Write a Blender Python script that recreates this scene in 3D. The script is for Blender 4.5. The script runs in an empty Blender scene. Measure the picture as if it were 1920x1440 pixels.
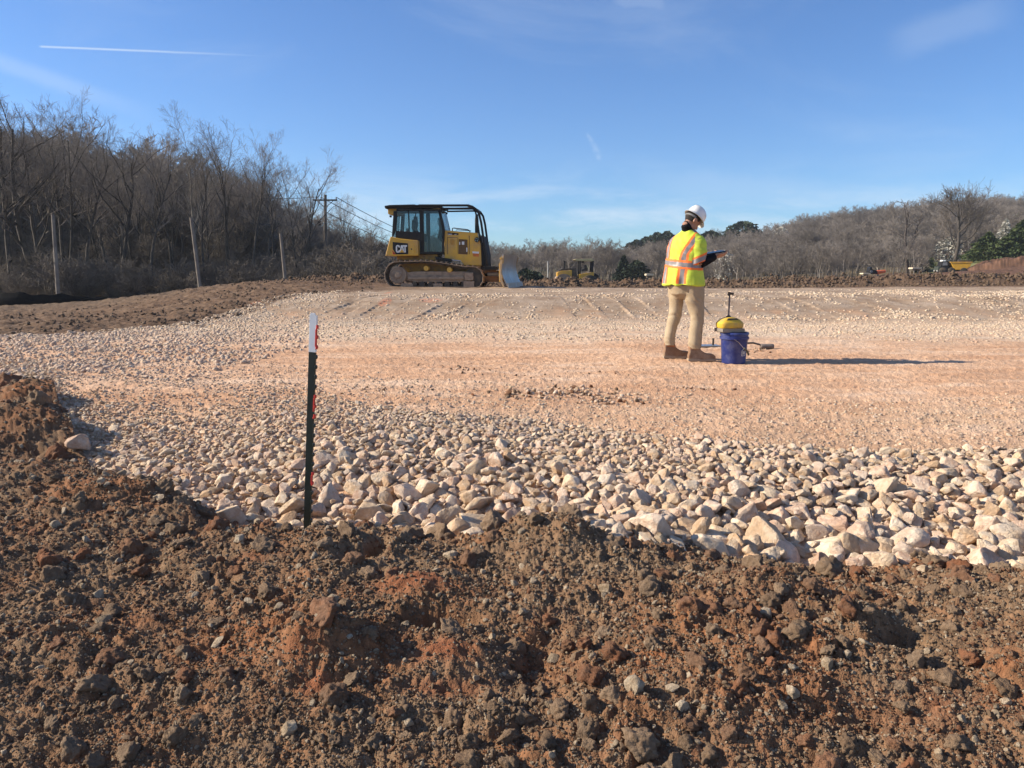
import bpy, bmesh, math, random
import numpy as np
from mathutils import Vector, Matrix, Euler

# ------------------------------------------------------------------ camera, sky, sun, exposure
S = bpy.context.scene
COL = S.collection
PITCH = math.radians(8.49)
CAM_Z = 1.6
FPX = 1440.0            # focal length in pixels of a 1920 px wide picture
cam_d = bpy.data.cameras.new("camera"); cam_d.sensor_width = 36; cam_d.lens = 27.0
cam_d.clip_start = 0.05; cam_d.clip_end = 5000
cam = bpy.data.objects.new("camera", cam_d); COL.objects.link(cam)
cam.location = (0, 0, CAM_Z); cam.rotation_euler = (math.radians(90) - PITCH, 0, 0)
S.camera = cam

SUN_EL = math.radians(29.0)
SUN_AZ = math.radians(-87.0)      # clockwise from +Y (the view direction): the sun stands to the left, a touch ahead
w = bpy.data.worlds.new("World"); S.world = w; w.use_nodes = True
nt = w.node_tree; nt.nodes.clear()
def N(t, ty, **k):
    n = t.nodes.new(ty)
    for a, b in k.items(): setattr(n, a, b)
    return n
def LK(t, a, b): t.links.new(a, b)
def MATH(t, op, a, b=None, c=None, clamp=False):
    n = N(t, 'ShaderNodeMath', operation=op, use_clamp=clamp)
    for i, v in enumerate((a, b, c)):
        if v is None: continue
        if isinstance(v, (int, float)): n.inputs[i].default_value = v
        else: LK(t, v, n.inputs[i])
    return n.outputs[0]
def MIXC(t, fac, a, b, blend='MIX'):
    n = N(t, 'ShaderNodeMix', data_type='RGBA', blend_type=blend)
    for s, v in (('Factor', fac), ('A', a), ('B', b)):
        i = [q for q in n.inputs if q.name == s and (q.type == 'VALUE' if s == 'Factor' else q.type == 'RGBA')][0]
        if isinstance(v, (int, float)): i.default_value = v
        elif isinstance(v, tuple): i.default_value = v if len(v) == 4 else v + (1,)
        else: LK(t, v, i)
    return [o for o in n.outputs if o.type == 'RGBA'][0]
def RAMP(t, v, a, b):
    n = N(t, 'ShaderNodeMapRange', interpolation_type='SMOOTHSTEP')
    n.inputs[1].default_value = a; n.inputs[2].default_value = b
    LK(t, v, n.inputs[0]); return n.outputs[0]
sky = N(nt, 'ShaderNodeTexSky', sky_type='NISHITA', sun_disc=False)
sky.sun_elevation = SUN_EL; sky.sun_rotation = SUN_AZ % (2 * math.pi)
sky.altitude = 200; sky.air_density = 1.0; sky.dust_density = 0.1; sky.ozone_density = 3.0
hs = N(nt, 'ShaderNodeHueSaturation'); hs.inputs['Saturation'].default_value = 1.0; hs.inputs['Value'].default_value = 1.0
LK(nt, MIXC(nt, 1.0, sky.outputs[0], (0.80, 1.16, 1.62), 'MULTIPLY'), hs.inputs['Color'])   # the camera's blue rendering of a clear sky
# thin cirrus, two vapour trails and a low bank of haze cloud, all set by direction in the world
tc = N(nt, 'ShaderNodeTexCoord')
sep = N(nt, 'ShaderNodeSeparateXYZ'); LK(nt, tc.outputs['Generated'], sep.inputs[0])
iy = MATH(nt, 'DIVIDE', 1.0, MATH(nt, 'MAXIMUM', sep.outputs[1], 0.02))
gx = MATH(nt, 'MULTIPLY', sep.outputs[0], iy)      # tangent of the azimuth
gz = MATH(nt, 'MULTIPLY', sep.outputs[2], iy)      # tangent of the height
front = MATH(nt, 'GREATER_THAN', sep.outputs[1], 0.03)
cb = N(nt, 'ShaderNodeCombineXYZ'); LK(nt, gx, cb.inputs[0]); LK(nt, gz, cb.inputs[1])
def sky_noise(sx, sy, scale, det=6, rough=0.6, off=0.0, dist=0.0):
    m = N(nt, 'ShaderNodeMapping'); LK(nt, cb.outputs[0], m.inputs[0]); m.inputs['Scale'].default_value = (sx, sy, 1)
    m.inputs['Location'].default_value = (off, off * .7, 0)
    n = N(nt, 'ShaderNodeTexNoise'); n.inputs['Scale'].default_value = scale; n.inputs['Detail'].default_value = det
    n.inputs['Roughness'].default_value = rough; n.inputs['Distortion'].default_value = dist
    LK(nt, m.outputs[0], n.inputs['Vector']); return n.outputs[0]
def streak(x0, z0, x1, z1, half, soft, wob=0.0, fade=(0.05, 0.3), nz=None):
    """a straight soft trail between two sky directions; returns its mask"""
    dx, dz = x1 - x0, z1 - z0; L = math.hypot(dx, dz); dx /= L; dz /= L
    ax = MATH(nt, 'SUBTRACT', gx, x0); az = MATH(nt, 'SUBTRACT', gz, z0)
    al = MATH(nt, 'ADD', MATH(nt, 'MULTIPLY', ax, dx), MATH(nt, 'MULTIPLY', az, dz))
    pe = MATH(nt, 'SUBTRACT', MATH(nt, 'MULTIPLY', az, dx), MATH(nt, 'MULTIPLY', ax, dz))
    if nz is not None and wob: pe = MATH(nt, 'ADD', pe, MATH(nt, 'MULTIPLY', MATH(nt, 'SUBTRACT', nz, 0.5), wob))
    a = MATH(nt, 'SUBTRACT', 1.0, RAMP(nt, MATH(nt, 'ABSOLUTE', pe), half, half + soft))
    b = RAMP(nt, al, 0.0, fade[0] * L); c = MATH(nt, 'SUBTRACT', 1.0, RAMP(nt, al, L * (1 - fade[1]), L))
    return MATH(nt, 'MULTIPLY', MATH(nt, 'MULTIPLY', a, b), c)
def sd(px, py):          # pixel of the photograph -> (tan azimuth, tan height)
    yc = -(py - 720) / FPX; dy = math.cos(PITCH) + yc * math.sin(PITCH); dz = -math.sin(PITCH) + yc * math.cos(PITCH)
    return ((px - 960) / FPX) / dy, dz / dy
n1 = sky_noise(1.0, 2.6, 2.2, 7, 0.62, 3.1, 0.6)
n2 = sky_noise(1.6, 7.0, 3.0, 8, 0.62, 9.4, 0.4)
n3 = sky_noise(1.0, 1.0, 26.0, 4, 0.6, 1.7)
wisps = MATH(nt, 'MULTIPLY', RAMP(nt, n1, 0.50, 0.85), 0.16)
low = MATH(nt, 'MULTIPLY', RAMP(nt, n2, 0.42, 0.70), MATH(nt, 'SUBTRACT', 1.0, RAMP(nt, gz, 0.04, 0.155)))
low = MATH(nt, 'MULTIPLY', low, 0.60)
t1 = MATH(nt, 'MULTIPLY', streak(*sd(70, 87), *sd(570, 108), 0.0003, 0.0016, 0.0008, (0.02, 0.75), n3), 0.50)
t2 = MATH(nt, 'MULTIPLY', streak(*sd(-60, 95), *sd(330, 232), 0.002, 0.014, 0.006, (0.1, 0.6), n3), 0.17)
t3 = MATH(nt, 'MULTIPLY', streak(*sd(1640, 92), *sd(1930, 2), 0.006, 0.024, 0.02, (0.3, 0.35), n3), 0.12)
t4 = MATH(nt, 'MULTIPLY', MATH(nt, 'MAXIMUM', streak(*sd(1096, 248), *sd(1113, 272), 0.0004, 0.005, 0.018, (0.35, 0.45), n3), streak(*sd(1108, 262), *sd(1127, 306), 0.0003, 0.006, 0.022, (0.4, 0.4), n3)), MATH(nt, 'MULTIPLY', RAMP(nt, n3, .35, .6), 0.36))
t5 = MATH(nt, 'MULTIPLY', streak(*sd(1130, -6), *sd(1262, 18), 0.002, 0.010, 0.02, (0.3, 0.2), n3), 0.16)
t6 = MATH(nt, 'MULTIPLY', streak(*sd(1120, 330), *sd(1800, 395), 0.004, 0.03, 0.03, (0.3, 0.4), n3), 0.14)
t7 = MATH(nt, 'MULTIPLY', streak(*sd(905, 412), *sd(1250, 408), 0.006, 0.016, 0.03, (0.3, 0.25), n2), MATH(nt, 'MULTIPLY', RAMP(nt, n2, .36, .66), 0.72))
m_ = None
for q in (wisps, low, t1, t2, t3, t4, t5, t6, t7): m_ = q if m_ is None else MATH(nt, 'MAXIMUM', m_, q)
m_ = MATH(nt, 'MULTIPLY', m_, front)
# broken white cloud added behind the camera, out of view, for neutral fill light
bk = N(nt, 'ShaderNodeTexNoise'); bk.inputs['Scale'].default_value = 2.4; bk.inputs['Detail'].default_value = 6; LK(nt, tc.outputs['Generated'], bk.inputs['Vector'])
behind = MATH(nt, 'MULTIPLY', MATH(nt, 'SUBTRACT', 1.0, RAMP(nt, sep.outputs[1], -0.45, -0.02)), RAMP(nt, bk.outputs[0], 0.38, 0.62))
m_ = MATH(nt, 'MAXIMUM', m_, MATH(nt, 'MULTIPLY', behind, 0.32))
SKYMIX = MIXC(nt, m_, hs.outputs[0], (8.2, 9.3, 10.6))
bg = N(nt, 'ShaderNodeBackground'); bg.inputs['Strength'].default_value = 0.0555
LK(nt, SKYMIX, bg.inputs['Color'])
wo = N(nt, 'ShaderNodeOutputWorld'); LK(nt, bg.outputs[0], wo.inputs[0])

sun_d = bpy.data.lights.new("sun", 'SUN'); sun_d.energy = 5.0; sun_d.angle = math.radians(0.53); sun_d.color = (1.0, 0.90, 0.74)
sun = bpy.data.objects.new("sun", sun_d); COL.objects.link(sun)
sdir = Vector((math.sin(SUN_AZ) * math.cos(SUN_EL), math.cos(SUN_AZ) * math.cos(SUN_EL), math.sin(SUN_EL)))
sun.rotation_euler = sdir.to_track_quat('Z', 'Y').to_euler()
sun.location = (-40, 5, 40)
S.view_settings.view_transform = 'Standard'; S.view_settings.look = 'None'
S.view_settings.exposure = 0.82; S.view_settings.gamma = 1.0
S.render.engine = 'CYCLES'
S.cycles.max_bounces = 6; S.cycles.transparent_max_bounces = 12
S.cycles.use_adaptive_sampling = True; S.cycles.adaptive_threshold = 0.015
S.cycles.use_denoising = True; S.cycles.denoiser = 'OPENIMAGEDENOISE'; S.cycles.denoising_input_passes = 'RGB_ALBEDO_NORMAL'
S.cycles.volume_bounces = 0; S.cycles.volume_step_rate = 4; S.cycles.volume_max_steps = 64

# ------------------------------------------------------------------ helpers
rnd = random.Random(7); rng = np.random.default_rng(7)
def px2w(px, py, y):     # the point at depth y seen at a pixel of the photograph (used to measure the place)
    xc = (px - 960) / FPX; yc = -(py - 720) / FPX
    dy = math.cos(PITCH) + yc * math.sin(PITCH); dz = -math.sin(PITCH) + yc * math.cos(PITCH)
    return (y / dy * xc, y, CAM_Z + y / dy * dz)
def tag(o, label=None, cat=None, group=None, kind=None):
    if label: o['label'] = label
    if cat: o['category'] = cat
    if group: o['group'] = group
    if kind: o['kind'] = kind
    return o
def empty(name, loc=(0, 0, 0), rz=0.0):
    o = bpy.data.objects.new(name, None); COL.objects.link(o); o.location = loc; o.rotation_euler = (0, 0, rz)
    o.empty_display_size = 0.2; return o
def meshobj(name, me, m=None, parent=None):
    o = bpy.data.objects.new(name, me); COL.objects.link(o)
    for q in (m if isinstance(m, (list, tuple)) else [m] if m else []): me.materials.append(q)
    if parent: o.parent = parent
    return o
def npmesh(name, V, F, smooth=True):
    """mesh from arrays; F is (n,3) or (n,4) or a list of lists"""
    me = bpy.data.meshes.new(name)
    if isinstance(F, np.ndarray):
        n, k = F.shape
        me.vertices.add(len(V)); me.vertices.foreach_set('co', np.asarray(V, dtype=np.float32).ravel())
        me.loops.add(n * k); me.loops.foreach_set('vertex_index', F.astype(np.int32).ravel())
        me.polygons.add(n); me.polygons.foreach_set('loop_start', np.arange(0, n * k, k, dtype=np.int32))
        me.polygons.foreach_set('loop_total', np.full(n, k, dtype=np.int32))
        me.update(calc_edges=True)
    else:
        me.from_pydata([tuple(v) for v in V], [], F); me.update()
    if smooth: me.polygons.foreach_set('use_smooth', np.ones(len(me.polygons), dtype=bool))
    return me
class MB:
    """collects shapes into one mesh"""
    SPLIT = {'side_window', 'windscreen', 'track_guide', 'angle_cylinder', 'decal', 'rod', 'work_lamp', 'rear_lamp', 'headlight', 'brush_bar_cross', 'panel_seam', 'push_frame', 'canopy_post', 'guard', 'armrest', 'grab_rail', 'brush_bar', 'blade_bracket', 'blade_lug', 'seat', 'model_plate', 'steering_wheel', 'red_stripe'}
    def __init__(s): s.V = []; s.F = []; s.M = []; s.at = []
    def add(s, V, F, mi=0):
        s.at.append((len(s.V), len(s.F)))
        b = len(s.V); s.V += [tuple(v) for v in V]; s.F += [[i + b for i in f] for f in F]; s.M += [mi] * len(F); return s
    def box(s, c, size, rot=None, mi=0):
        x, y, z = [q / 2 for q in size]
        V = [Vector((a * x, b * y, d * z)) for a in (-1, 1) for b in (-1, 1) for d in (-1, 1)]
        if rot is not None:
            R = Euler(rot).to_matrix(); V = [R @ v for v in V]
        V = [v + Vector(c) for v in V]
        return s.add(V, [[0, 1, 3, 2], [4, 6, 7, 5], [0, 4, 5, 1], [2, 3, 7, 6], [0, 2, 6, 4], [1, 5, 7, 3]], mi)
    def prism(s, poly, a, b, axis='Y', mi=0):
        """polygon [(u,v)] extruded along an axis from a to b"""
        f = {'Y': lambda u, v, t: (u, t, v), 'X': lambda u, v, t: (t, u, v), 'Z': lambda u, v, t: (u, v, t)}[axis]
        n = len(poly); V = [f(u, v, a) for u, v in poly] + [f(u, v, b) for u, v in poly]
        F = [list(range(n)), list(range(2 * n - 1, n - 1, -1))] + [[(i + 1) % n, i, n + i, n + (i + 1) % n] for i in range(n)]
        return s.add(V, F, mi)
    def tube(s, pts, r, n=8, mi=0, cap=True, up=(0, 0, 1)):
        pts = [Vector(p) for p in pts]; k = len(pts); rs = r if isinstance(r, (list, tuple)) else [r] * k
        V = []; pa = None
        for i, p in enumerate(pts):
            t = (pts[min(i + 1, k - 1)] - pts[max(i - 1, 0)]).normalized()
            if pa is None:
                u = Vector(up)
                if abs(t.dot(u)) > 0.95: u = Vector((1, 0, 0))
                pa = (u - t * u.dot(t)).normalized()
            else:
                pa = (pa - t * pa.dot(t)).normalized()
            pb = t.cross(pa)
            for j in range(n):
                a = 2 * math.pi * j / n; V.append(p + (pa * math.cos(a) + pb * math.sin(a)) * rs[i])
        F = [[i * n + j, i * n + (j + 1) % n, (i + 1) * n + (j + 1) % n, (i + 1) * n + j] for i in range(k - 1) for j in range(n)]
        if cap: F += [list(range(n - 1, -1, -1)), [(k - 1) * n + j for j in range(n)]]
        return s.add(V, F, mi)
    def lathe(s, prof, c=(0, 0, 0), n=24, axis='Z', mi=0):
        """profile [(r, h)] turned round an axis through c"""
        V = []
        for r, h in prof:
            for j in range(n):
                a = 2 * math.pi * j / n; u, v = r * math.cos(a), r * math.sin(a)
                p = (u, v, h) if axis == 'Z' else (u, h, -v) if axis == 'Y' else (h, u, v)
                V.append((c[0] + p[0], c[1] + p[1], c[2] + p[2]))
        k = len(prof)
        F = [[i * n + j, i * n + (j + 1) % n, (i + 1) * n + (j + 1) % n, (i + 1) * n + j] for i in range(k - 1) for j in range(n)]
        F += [list(range(n - 1, -1, -1)), [(k - 1) * n + j for j in range(n)]]
        return s.add(V, F, mi)
    def build(s, name, m, parent=None, bevel=0.0, smooth=False, seg=2, recalc=True):
        if name in MB.SPLIT and len(s.at) > 1:      # every separate piece becomes a part of its own
            ends = s.at[1:] + [(len(s.V), len(s.F))]; first = None
            for (v0, f0), (v1, f1) in zip(s.at, ends):
                q = MB(); q.add(s.V[v0:v1], [[i - v0 for i in f] for f in s.F[f0:f1]]); q.M = s.M[f0:f1]; o = q.build(name, m, parent, bevel, smooth, seg, recalc); first = first or o
            return first
        me = bpy.data.meshes.new(name); me.from_pydata(s.V, [], s.F); me.update()
        bm = bmesh.new(); bm.from_mesh(me)
        fs = list(bm.faces)
        for f, q in zip(fs, s.M): f.material_index = q
        if recalc: bmesh.ops.recalc_face_normals(bm, faces=bm.faces)
        if bevel > 0:
            es = [e for e in bm.edges if len(e.link_faces) == 2 and e.calc_face_angle(0) > 0.5]
            bmesh.ops.bevel(bm, geom=es, offset=bevel, segments=seg, affect='EDGES', profile=0.7, clamp_overlap=True)
        if smooth:
            for f in bm.faces: f.smooth = True
            for e in bm.edges:
                if len(e.link_faces) == 2 and e.calc_face_angle(0) > 0.7: e.smooth = False
        bm.to_mesh(me); bm.free()
        return meshobj(name, me, m, parent)

def mat(name, col, col2=None, rough=0.6, metal=0.0, scale=6.0, bump=0.0, bscale=40.0, contrast=(0.35, 0.65), dirt=None, dscale=3.0, damt=0.5, rnd_v=0.0, spec=0.4, coat=0.0):
    """procedural material: two colours mixed by noise, optional dusty dirt by a second noise, bump"""
    m = bpy.data.materials.new(name); m.use_nodes = True; t = m.node_tree
    b = t.nodes['Principled BSDF']; b.inputs['Roughness'].default_value = rough; b.inputs['Metallic'].default_value = metal
    b.inputs['Specular IOR Level'].default_value = spec; b.inputs['Coat Weight'].default_value = coat
    tc = N(t, 'ShaderNodeTexCoord')
    n = N(t, 'ShaderNodeTexNoise'); n.inputs['Scale'].default_value = scale; n.inputs['Detail'].default_value = 6
    LK(t, tc.outputs['Object'], n.inputs['Vector'])
    c = MIXC(t, RAMP(t, n.outputs[0], *contrast), tuple(col), tuple(col2 or [q * 0.8 for q in col]))
    if dirt:
        d = N(t, 'ShaderNodeTexNoise'); d.inputs['Scale'].default_value = dscale; d.inputs['Detail'].default_value = 8; d.inputs['Roughness'].default_value = 0.65
        LK(t, tc.outputs['Object'], d.inputs['Vector'])
        f = MATH(t, 'MULTIPLY', RAMP(t, d.outputs[0], 0.40, 0.68), damt)
        c = MIXC(t, f, c, tuple(dirt))
    if rnd_v:
        oi = N(t, 'ShaderNodeObjectInfo'); h = N(t, 'ShaderNodeHueSaturation'); LK(t, c, h.inputs['Color'])
        LK(t, MATH(t, 'ADD', 1 - rnd_v / 2, MATH(t, 'MULTIPLY', oi.outputs['Random'], rnd_v)), h.inputs['Value']); c = h.outputs[0]
    LK(t, c, b.inputs['Base Color'])
    if bump:
        bn = N(t, 'ShaderNodeTexNoise'); bn.inputs['Scale'].default_value = bscale; bn.inputs['Detail'].default_value = 5
        LK(t, tc.outputs['Object'], bn.inputs['Vector'])
        bp = N(t, 'ShaderNodeBump'); bp.inputs['Strength'].default_value = bump; bp.inputs['Distance'].default_value = 0.02
        LK(t, bn.outputs[0], bp.inputs['Height']); LK(t, bp.outputs[0], b.inputs['Normal'])
    return m

# noise on arrays
def _hash(ix, iy, seed):
    h = (ix.astype(np.uint32) * np.uint32(374761393)) ^ (iy.astype(np.uint32) * np.uint32(668265263)) ^ np.uint32((seed * 2246822519) & 0xffffffff)
    h = (h ^ (h >> np.uint32(13))) * np.uint32(1274126177); h ^= h >> np.uint32(16); h = h * np.uint32(2654435761); return h ^ (h >> np.uint32(15))
def gnoise(x, y, seed=0):
    ix = np.floor(x).astype(np.int64); iy = np.floor(y).astype(np.int64); fx = x - ix; fy = y - iy
    u = fx * fx * fx * (fx * (fx * 6 - 15) + 10); v = fy * fy * fy * (fy * (fy * 6 - 15) + 10)
    def g(ox, oy):
        a = _hash(ix + ox, iy + oy, seed).astype(np.float64) * (2 * math.pi / 4294967296.0)
        return np.cos(a) * (fx - ox) + np.sin(a) * (fy - oy)
    a = g(0, 0); b = g(1, 0); c = g(0, 1); d = g(1, 1)
    return ((a + (b - a) * u) + ((c + (d - c) * u) - (a + (b - a) * u)) * v) * 1.5
def fbm(x, y, f, octv=4, gain=0.5, seed=0, billow=False):
    s = np.zeros_like(x); a = 1.0
    for i in range(octv):
        n = gnoise(x * f + 17.3 * i, y * f - 9.1 * i, seed + i)
        s += a * (np.abs(n) * 2 - 0.5 if billow else n); a *= gain; f *= 2.03
    return s
def clods(x, y, cell, seed=0, keep=0.7):
    """half-buried round lumps: height in cells, 0..~0.5"""
    X = x / cell; Y = y / cell; ix = np.floor(X).astype(np.int64); iy = np.floor(Y).astype(np.int64); out = np.zeros_like(x)
    for ox in (-1, 0, 1):
        for oy in (-1, 0, 1):
            h = _hash(ix + ox, iy + oy, seed); h2 = _hash(ix + ox, iy + oy, seed + 91)
            cx = ix + ox + (h & np.uint32(1023)) / 1023.0; cy = iy + oy + ((h >> np.uint32(10)) & np.uint32(1023)) / 1023.0
            r = 0.25 + 0.45 * ((h >> np.uint32(20)) & np.uint32(255)) / 255.0
            k = ((h2 & np.uint32(255)) / 255.0) < keep
            d2 = ((X - cx) ** 2 + (Y - cy) ** 2) / (r * r)
            out = np.maximum(out, np.where(k, r * np.sqrt(np.maximum(0, 1 - d2)) * 0.75, 0))
    return out
def sstep(a, b, x):
    t = np.clip((x - a) / (b - a), 0, 1); return t * t * (3 - 2 * t)
# ------------------------------------------------------------------ the ground: heights measured from the photograph, one sheet to the horizon
CTRL = [  # (px, py, depth in metres): points of the ground seen in the photograph
    (960, 1440, 2.15), (0, 1440, 2.15), (1920, 1440, 2.15), (-500, 1440, 2.1), (2400, 1440, 2.1),
    (960, 1200, 2.8), (200, 1200, 2.8), (1700, 1200, 2.75), (960, 1040, 3.5), (300, 1040, 3.5), (1500, 1075, 3.35), (1920, 1075, 3.35), (2400, 1075, 3.3),
    (1000, 990, 3.72), (600, 1000, 3.72), (0, 935, 4.1), (-400, 935, 4.1), (250, 965, 3.95),
    (570, 1000, 4.15), (960, 1005, 4.15), (1500, 1055, 3.85), (1920, 1055, 3.85), (2400, 1055, 3.8),
    (960, 910, 4.75), (1500, 940, 4.5), (1920, 930, 4.6), (960, 795, 5.9), (1400, 845, 5.25), (1920, 840, 5.3), (2400, 845, 5.3),
    (400, 950, 4.5), (150, 870, 5.15), (300, 810, 5.9), (600, 870, 5.0), (620, 790, 5.9), (300, 710, 7.9), (60, 760, 6.6), (-300, 800, 6.5),
    (960, 720, 7.5), (1500, 760, 6.6), (1300, 676, 9.4), (1900, 680, 9.2), (2400, 690, 9.2), (600, 700, 8.2),
    (960, 640, 12.0), (1800, 640, 12.0), (2400, 640, 12.2), (500, 640, 12.0), *[(p, q, d) for p in (720, 960, 1250, 1550, 1850, 2300) for q, d in ((612, 15.0), (600, 17.2), (581, 18.2), (558, 19.6), (552, 21.3), (545, 24.5))],
    (960, 541, 27.0), (1800, 542, 26.5), (700, 541, 27.0), (850, 537, 29.5), (2400, 542, 26.5), (960, 537, 31.5), (1800, 538, 30.5),
    (100, 655, 10.4), (-300, 690, 9.0), (0, 606, 17.5), (-400, 620, 16.0), (0, 586, 26.5), (-400, 590, 26.0), (190, 583, 25.0), (300, 561, 26.0), (480, 529, 30.0), (520, 592, 17.4), (520, 562, 20.0), (300, 600, 17.0), (600, 528, 31),
]
FAR = [  # (px, depth, height) beyond the pad
    (-600, 34, 0.0), (0, 33, 0.05), (200, 36, 0.0), (-600, 45, 0.0), (0, 44, 0.0), (400, 44, 0.1), (700, 42, 0.3), (1000, 42, 0.1), (1500, 42, 0.55), (1920, 42, 0.9), (2500, 42, 1.0),
    (-600, 75, 6.0), (0, 80, 5.0), (300, 80, 4.0), (500, 80, 2.6), (700, 85, 0.8), (1000, 90, 0.0), (1500, 80, 0.3), (1660, 85, .85), (1760, 100, 1.15), (1920, 105, 3.0), (2500, 105, 4.0),
    (-600, 140, 17.0), (0, 150, 16.0), (300, 150, 9.5), (500, 150, 6.5), (700, 160, 1.5), (1000, 170, 0.5), (1300, 150, 0.5), (1600, 140, 2.5), (1800, 145, 4.0), (2000, 140, 5.5), (2500, 140, 7.0),
    (-600, 300, 25.0), (0, 300, 24.0), (400, 300, 10.0), (700, 300, 3.0), (1000, 215, 1.0), (1300, 220, 4.0), (1450, 230, 7.5), (1600, 230, 12.0), (1800, 230, 14.5), (2500, 230, 18.0),
    (1000, 330, 4.0), (1250, 320, 8.0), (1450, 320, 13.0), (1650, 320, 18.0), (1850, 320, 21.0), (2500, 320, 26.0),
    (-600, 900, 35), (400, 900, 20), (1000, 900, 5), (1500, 900, 15), (2500, 900, 25),
]
_C = []
for px, py, y in CTRL:
    X, Y, Z = px2w(px, py, y); _C.append((X / Y, math.log(Y), Z))
for px, y, z in FAR: _C.append(((px - 960) / FPX, math.log(y), z))
_C = np.array(_C); _KU = 1.0
def _k(d2): return 0.5 * d2 * np.log(d2 + 1e-12)
_n = len(_C); _P = _C[:, :2]
_A = np.zeros((_n + 3, _n + 3)); _d2 = ((_P[:, None] - _P[None]) ** 2).sum(-1)
_A[:_n, :_n] = _k(_d2) + np.eye(_n) * 2e-5; _A[:_n, _n] = 1; _A[:_n, _n + 1:] = _P; _A[_n, :_n] = 1; _A[_n + 1:, :_n] = _P.T
_W = np.linalg.solve(_A, np.concatenate([_C[:, 2], [0, 0, 0]]))
def H0(x, y):
    u = np.clip(x / np.maximum(y, 0.5), -1.25, 1.25); v = np.log(np.clip(y, 1.4, 900)); out = np.empty_like(u)
    for a in range(0, len(u), 100000):
        s = slice(a, a + 100000); d2 = (u[s, None] - _P[None, :, 0]) ** 2 + (v[s, None] - _P[None, :, 1]) ** 2
        out[s] = _k(d2) @ _W[:_n] + _W[_n] + _W[_n + 1] * u[s] + _W[_n + 2] * v[s]
    return out
def pxu(px): return (px - 960) / FPX
YB = np.array([(-700, 9.5), (-300, 8.6), (0, 7.45), (55, 7.2), (88, 6.8), (108, 6.1), (125, 5.5), (148, 5.05), (230, 4.75), (330, 4.45), (410, 4.2), (570, 4.12), (700, 4.05), (850, 4.0), (930, 3.93), (1020, 3.92), (1075, 3.82), (1110, 3.66), (1200, 3.62), (1300, 3.72), (1450, 3.70), (1600, 3.74), (1750, 3.72), (1920, 3.72), (2600, 3.75)])
YG = np.array([(-700, 9.7), (-100, 11.0), (0, 12.2), (150, 13.2), (300, 14.6), (400, 16.5), (480, 18.5), (600, 22.5), (760, 25.0), (960, 27.0), (1300, 27.5), (1920, 28.5), (2600, 28.5)])
def yb(x, y):
    u = x / np.maximum(y, .3); return np.interp(u * FPX + 960, YB[:, 0], YB[:, 1]) + 0.10 * gnoise(x * 3.1, y * 0.3 + 3, 5) + 0.05 * gnoise(x * 9, y * 0.5, 6)
def yg(x, y):
    u = x / np.maximum(y, .3); f = np.interp(u * FPX + 960, YG[:, 0], YG[:, 1]); return f * (1 + 0.07 * gnoise(x * 0.9, y * 0.5, 8) + 0.05 * gnoise(x * 2.7, y * 1.6, 9))
BUMPS = [  # (px, py, depth, radius x, radius y, height) mounds and hollows of the soil bank
    (975, 1000, 3.62, .40, .22, .052), (1075, 1030, 3.55, .10, .13, .04), (690, 1030, 3.55, .30, .2, .03), (480, 1010, 3.65, .3, .2, .03), (250, 935, 4.25, .42, .25, .10), (60, 905, 4.5, .5, .3, .10),
    (345, 985, 3.95, .13, .10, .07), (50, 725, 6.7, .55, .42, .13), (20, 830, 5.7, .75, .45, .20), (90, 745, 6.5, .3, .3, .03),
    (610, 1195, 2.72, .17, .16, .085), (560, 1215, 2.66, .10, .10, .03), (705, 1040, 3.5, .05, .08, -.07), (660, 1060, 3.4, .06, .07, -.05),
    (815, 1150, 2.93, .16, .055, -.075), (800, 1105, 3.15, .20, .10, .045), (840, 1215, 2.66, .17, .10, .035), (1010, 1190, 2.75, .13, .2, -.035),
    (1640, 1170, 2.85, .16, .10, .05), (1680, 1180, 2.80, .09, .07, -.075), (1420, 1110, 3.15, .2, .12, .04), (1200, 1300, 2.42, .3, .12, .02), (400, 1260, 2.55, .4, .15, .02),
    (1640, 1330, 2.37, .2, .08, -.03), (1500, 1150, 2.95, .12, .1, -.035), (170, 1190, 2.8, .3, .14, .03),
]
BUMPS = [(*px2w(a, b, c)[:2], d, e, f) for a, b, c, d, e, f in BUMPS]
# crawler prints pressed in the far slope: (px, near depth, far depth, drift in x, half width)
PRINTS = [(640, 17.2, 20.4, 0.7, .28), (668, 17.4, 20.6, .8, .25), (735, 17.5, 21, .7, .28), (850, 17.0, 20.5, 1.1, .26), (893, 17.2, 20.3, 1.1, .25), (1085, 17.4, 20.4, -.2, .27), (1138, 17.0, 20.5, -.3, .28), (1187, 17.3, 20.3, -.3, .26),
          (1335, 17.2, 20.2, .1, .27), (1440, 16.9, 20.4, -.2, .28), (1492, 17.0, 20.4, -.3, .27), (1600, 17.2, 20, -.8, .27), (1720, 17.0, 20.4, -1.2, .28), (1775, 17.0, 20.2, -1.3, .26), (1850, 16.8, 20.4, -1.4, .28), (1905, 16.9, 20.3, -1.4, .27)]
SMEARS = [(*px2w(a_, b_, c_)[:2], d_, e_, f_) for a_, b_, c_, d_, e_, f_ in ((775, 1105, 3.13, .22, .075, 1.), (835, 1220, 2.66, .15, .065, 1.), (590, 1275, 2.5, .07, .06, .9), (575, 1225, 2.62, .12, .06, .6), (830, 1265, 2.52, .20, .05, .7), (480, 1050, 3.4, .12, .06, .6), (1800, 1330, 2.4, .5, .1, .45), (1290, 1400, 2.2, .5, .1, .3))]
def smear(x, y):
    """bucket-smeared patches of smooth red clay"""
    out = np.zeros_like(x)
    for cx, cy, rx, ry, k in SMEARS: out = np.maximum(out, k * np.exp(-(((x - cx) / rx) ** 2 + ((y - cy) / ry) ** 2) * 1.2))
    return out * sstep(-.55, .1, fbm(x, y, 7.0, 3, .6, 217) + out * .7)
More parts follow.
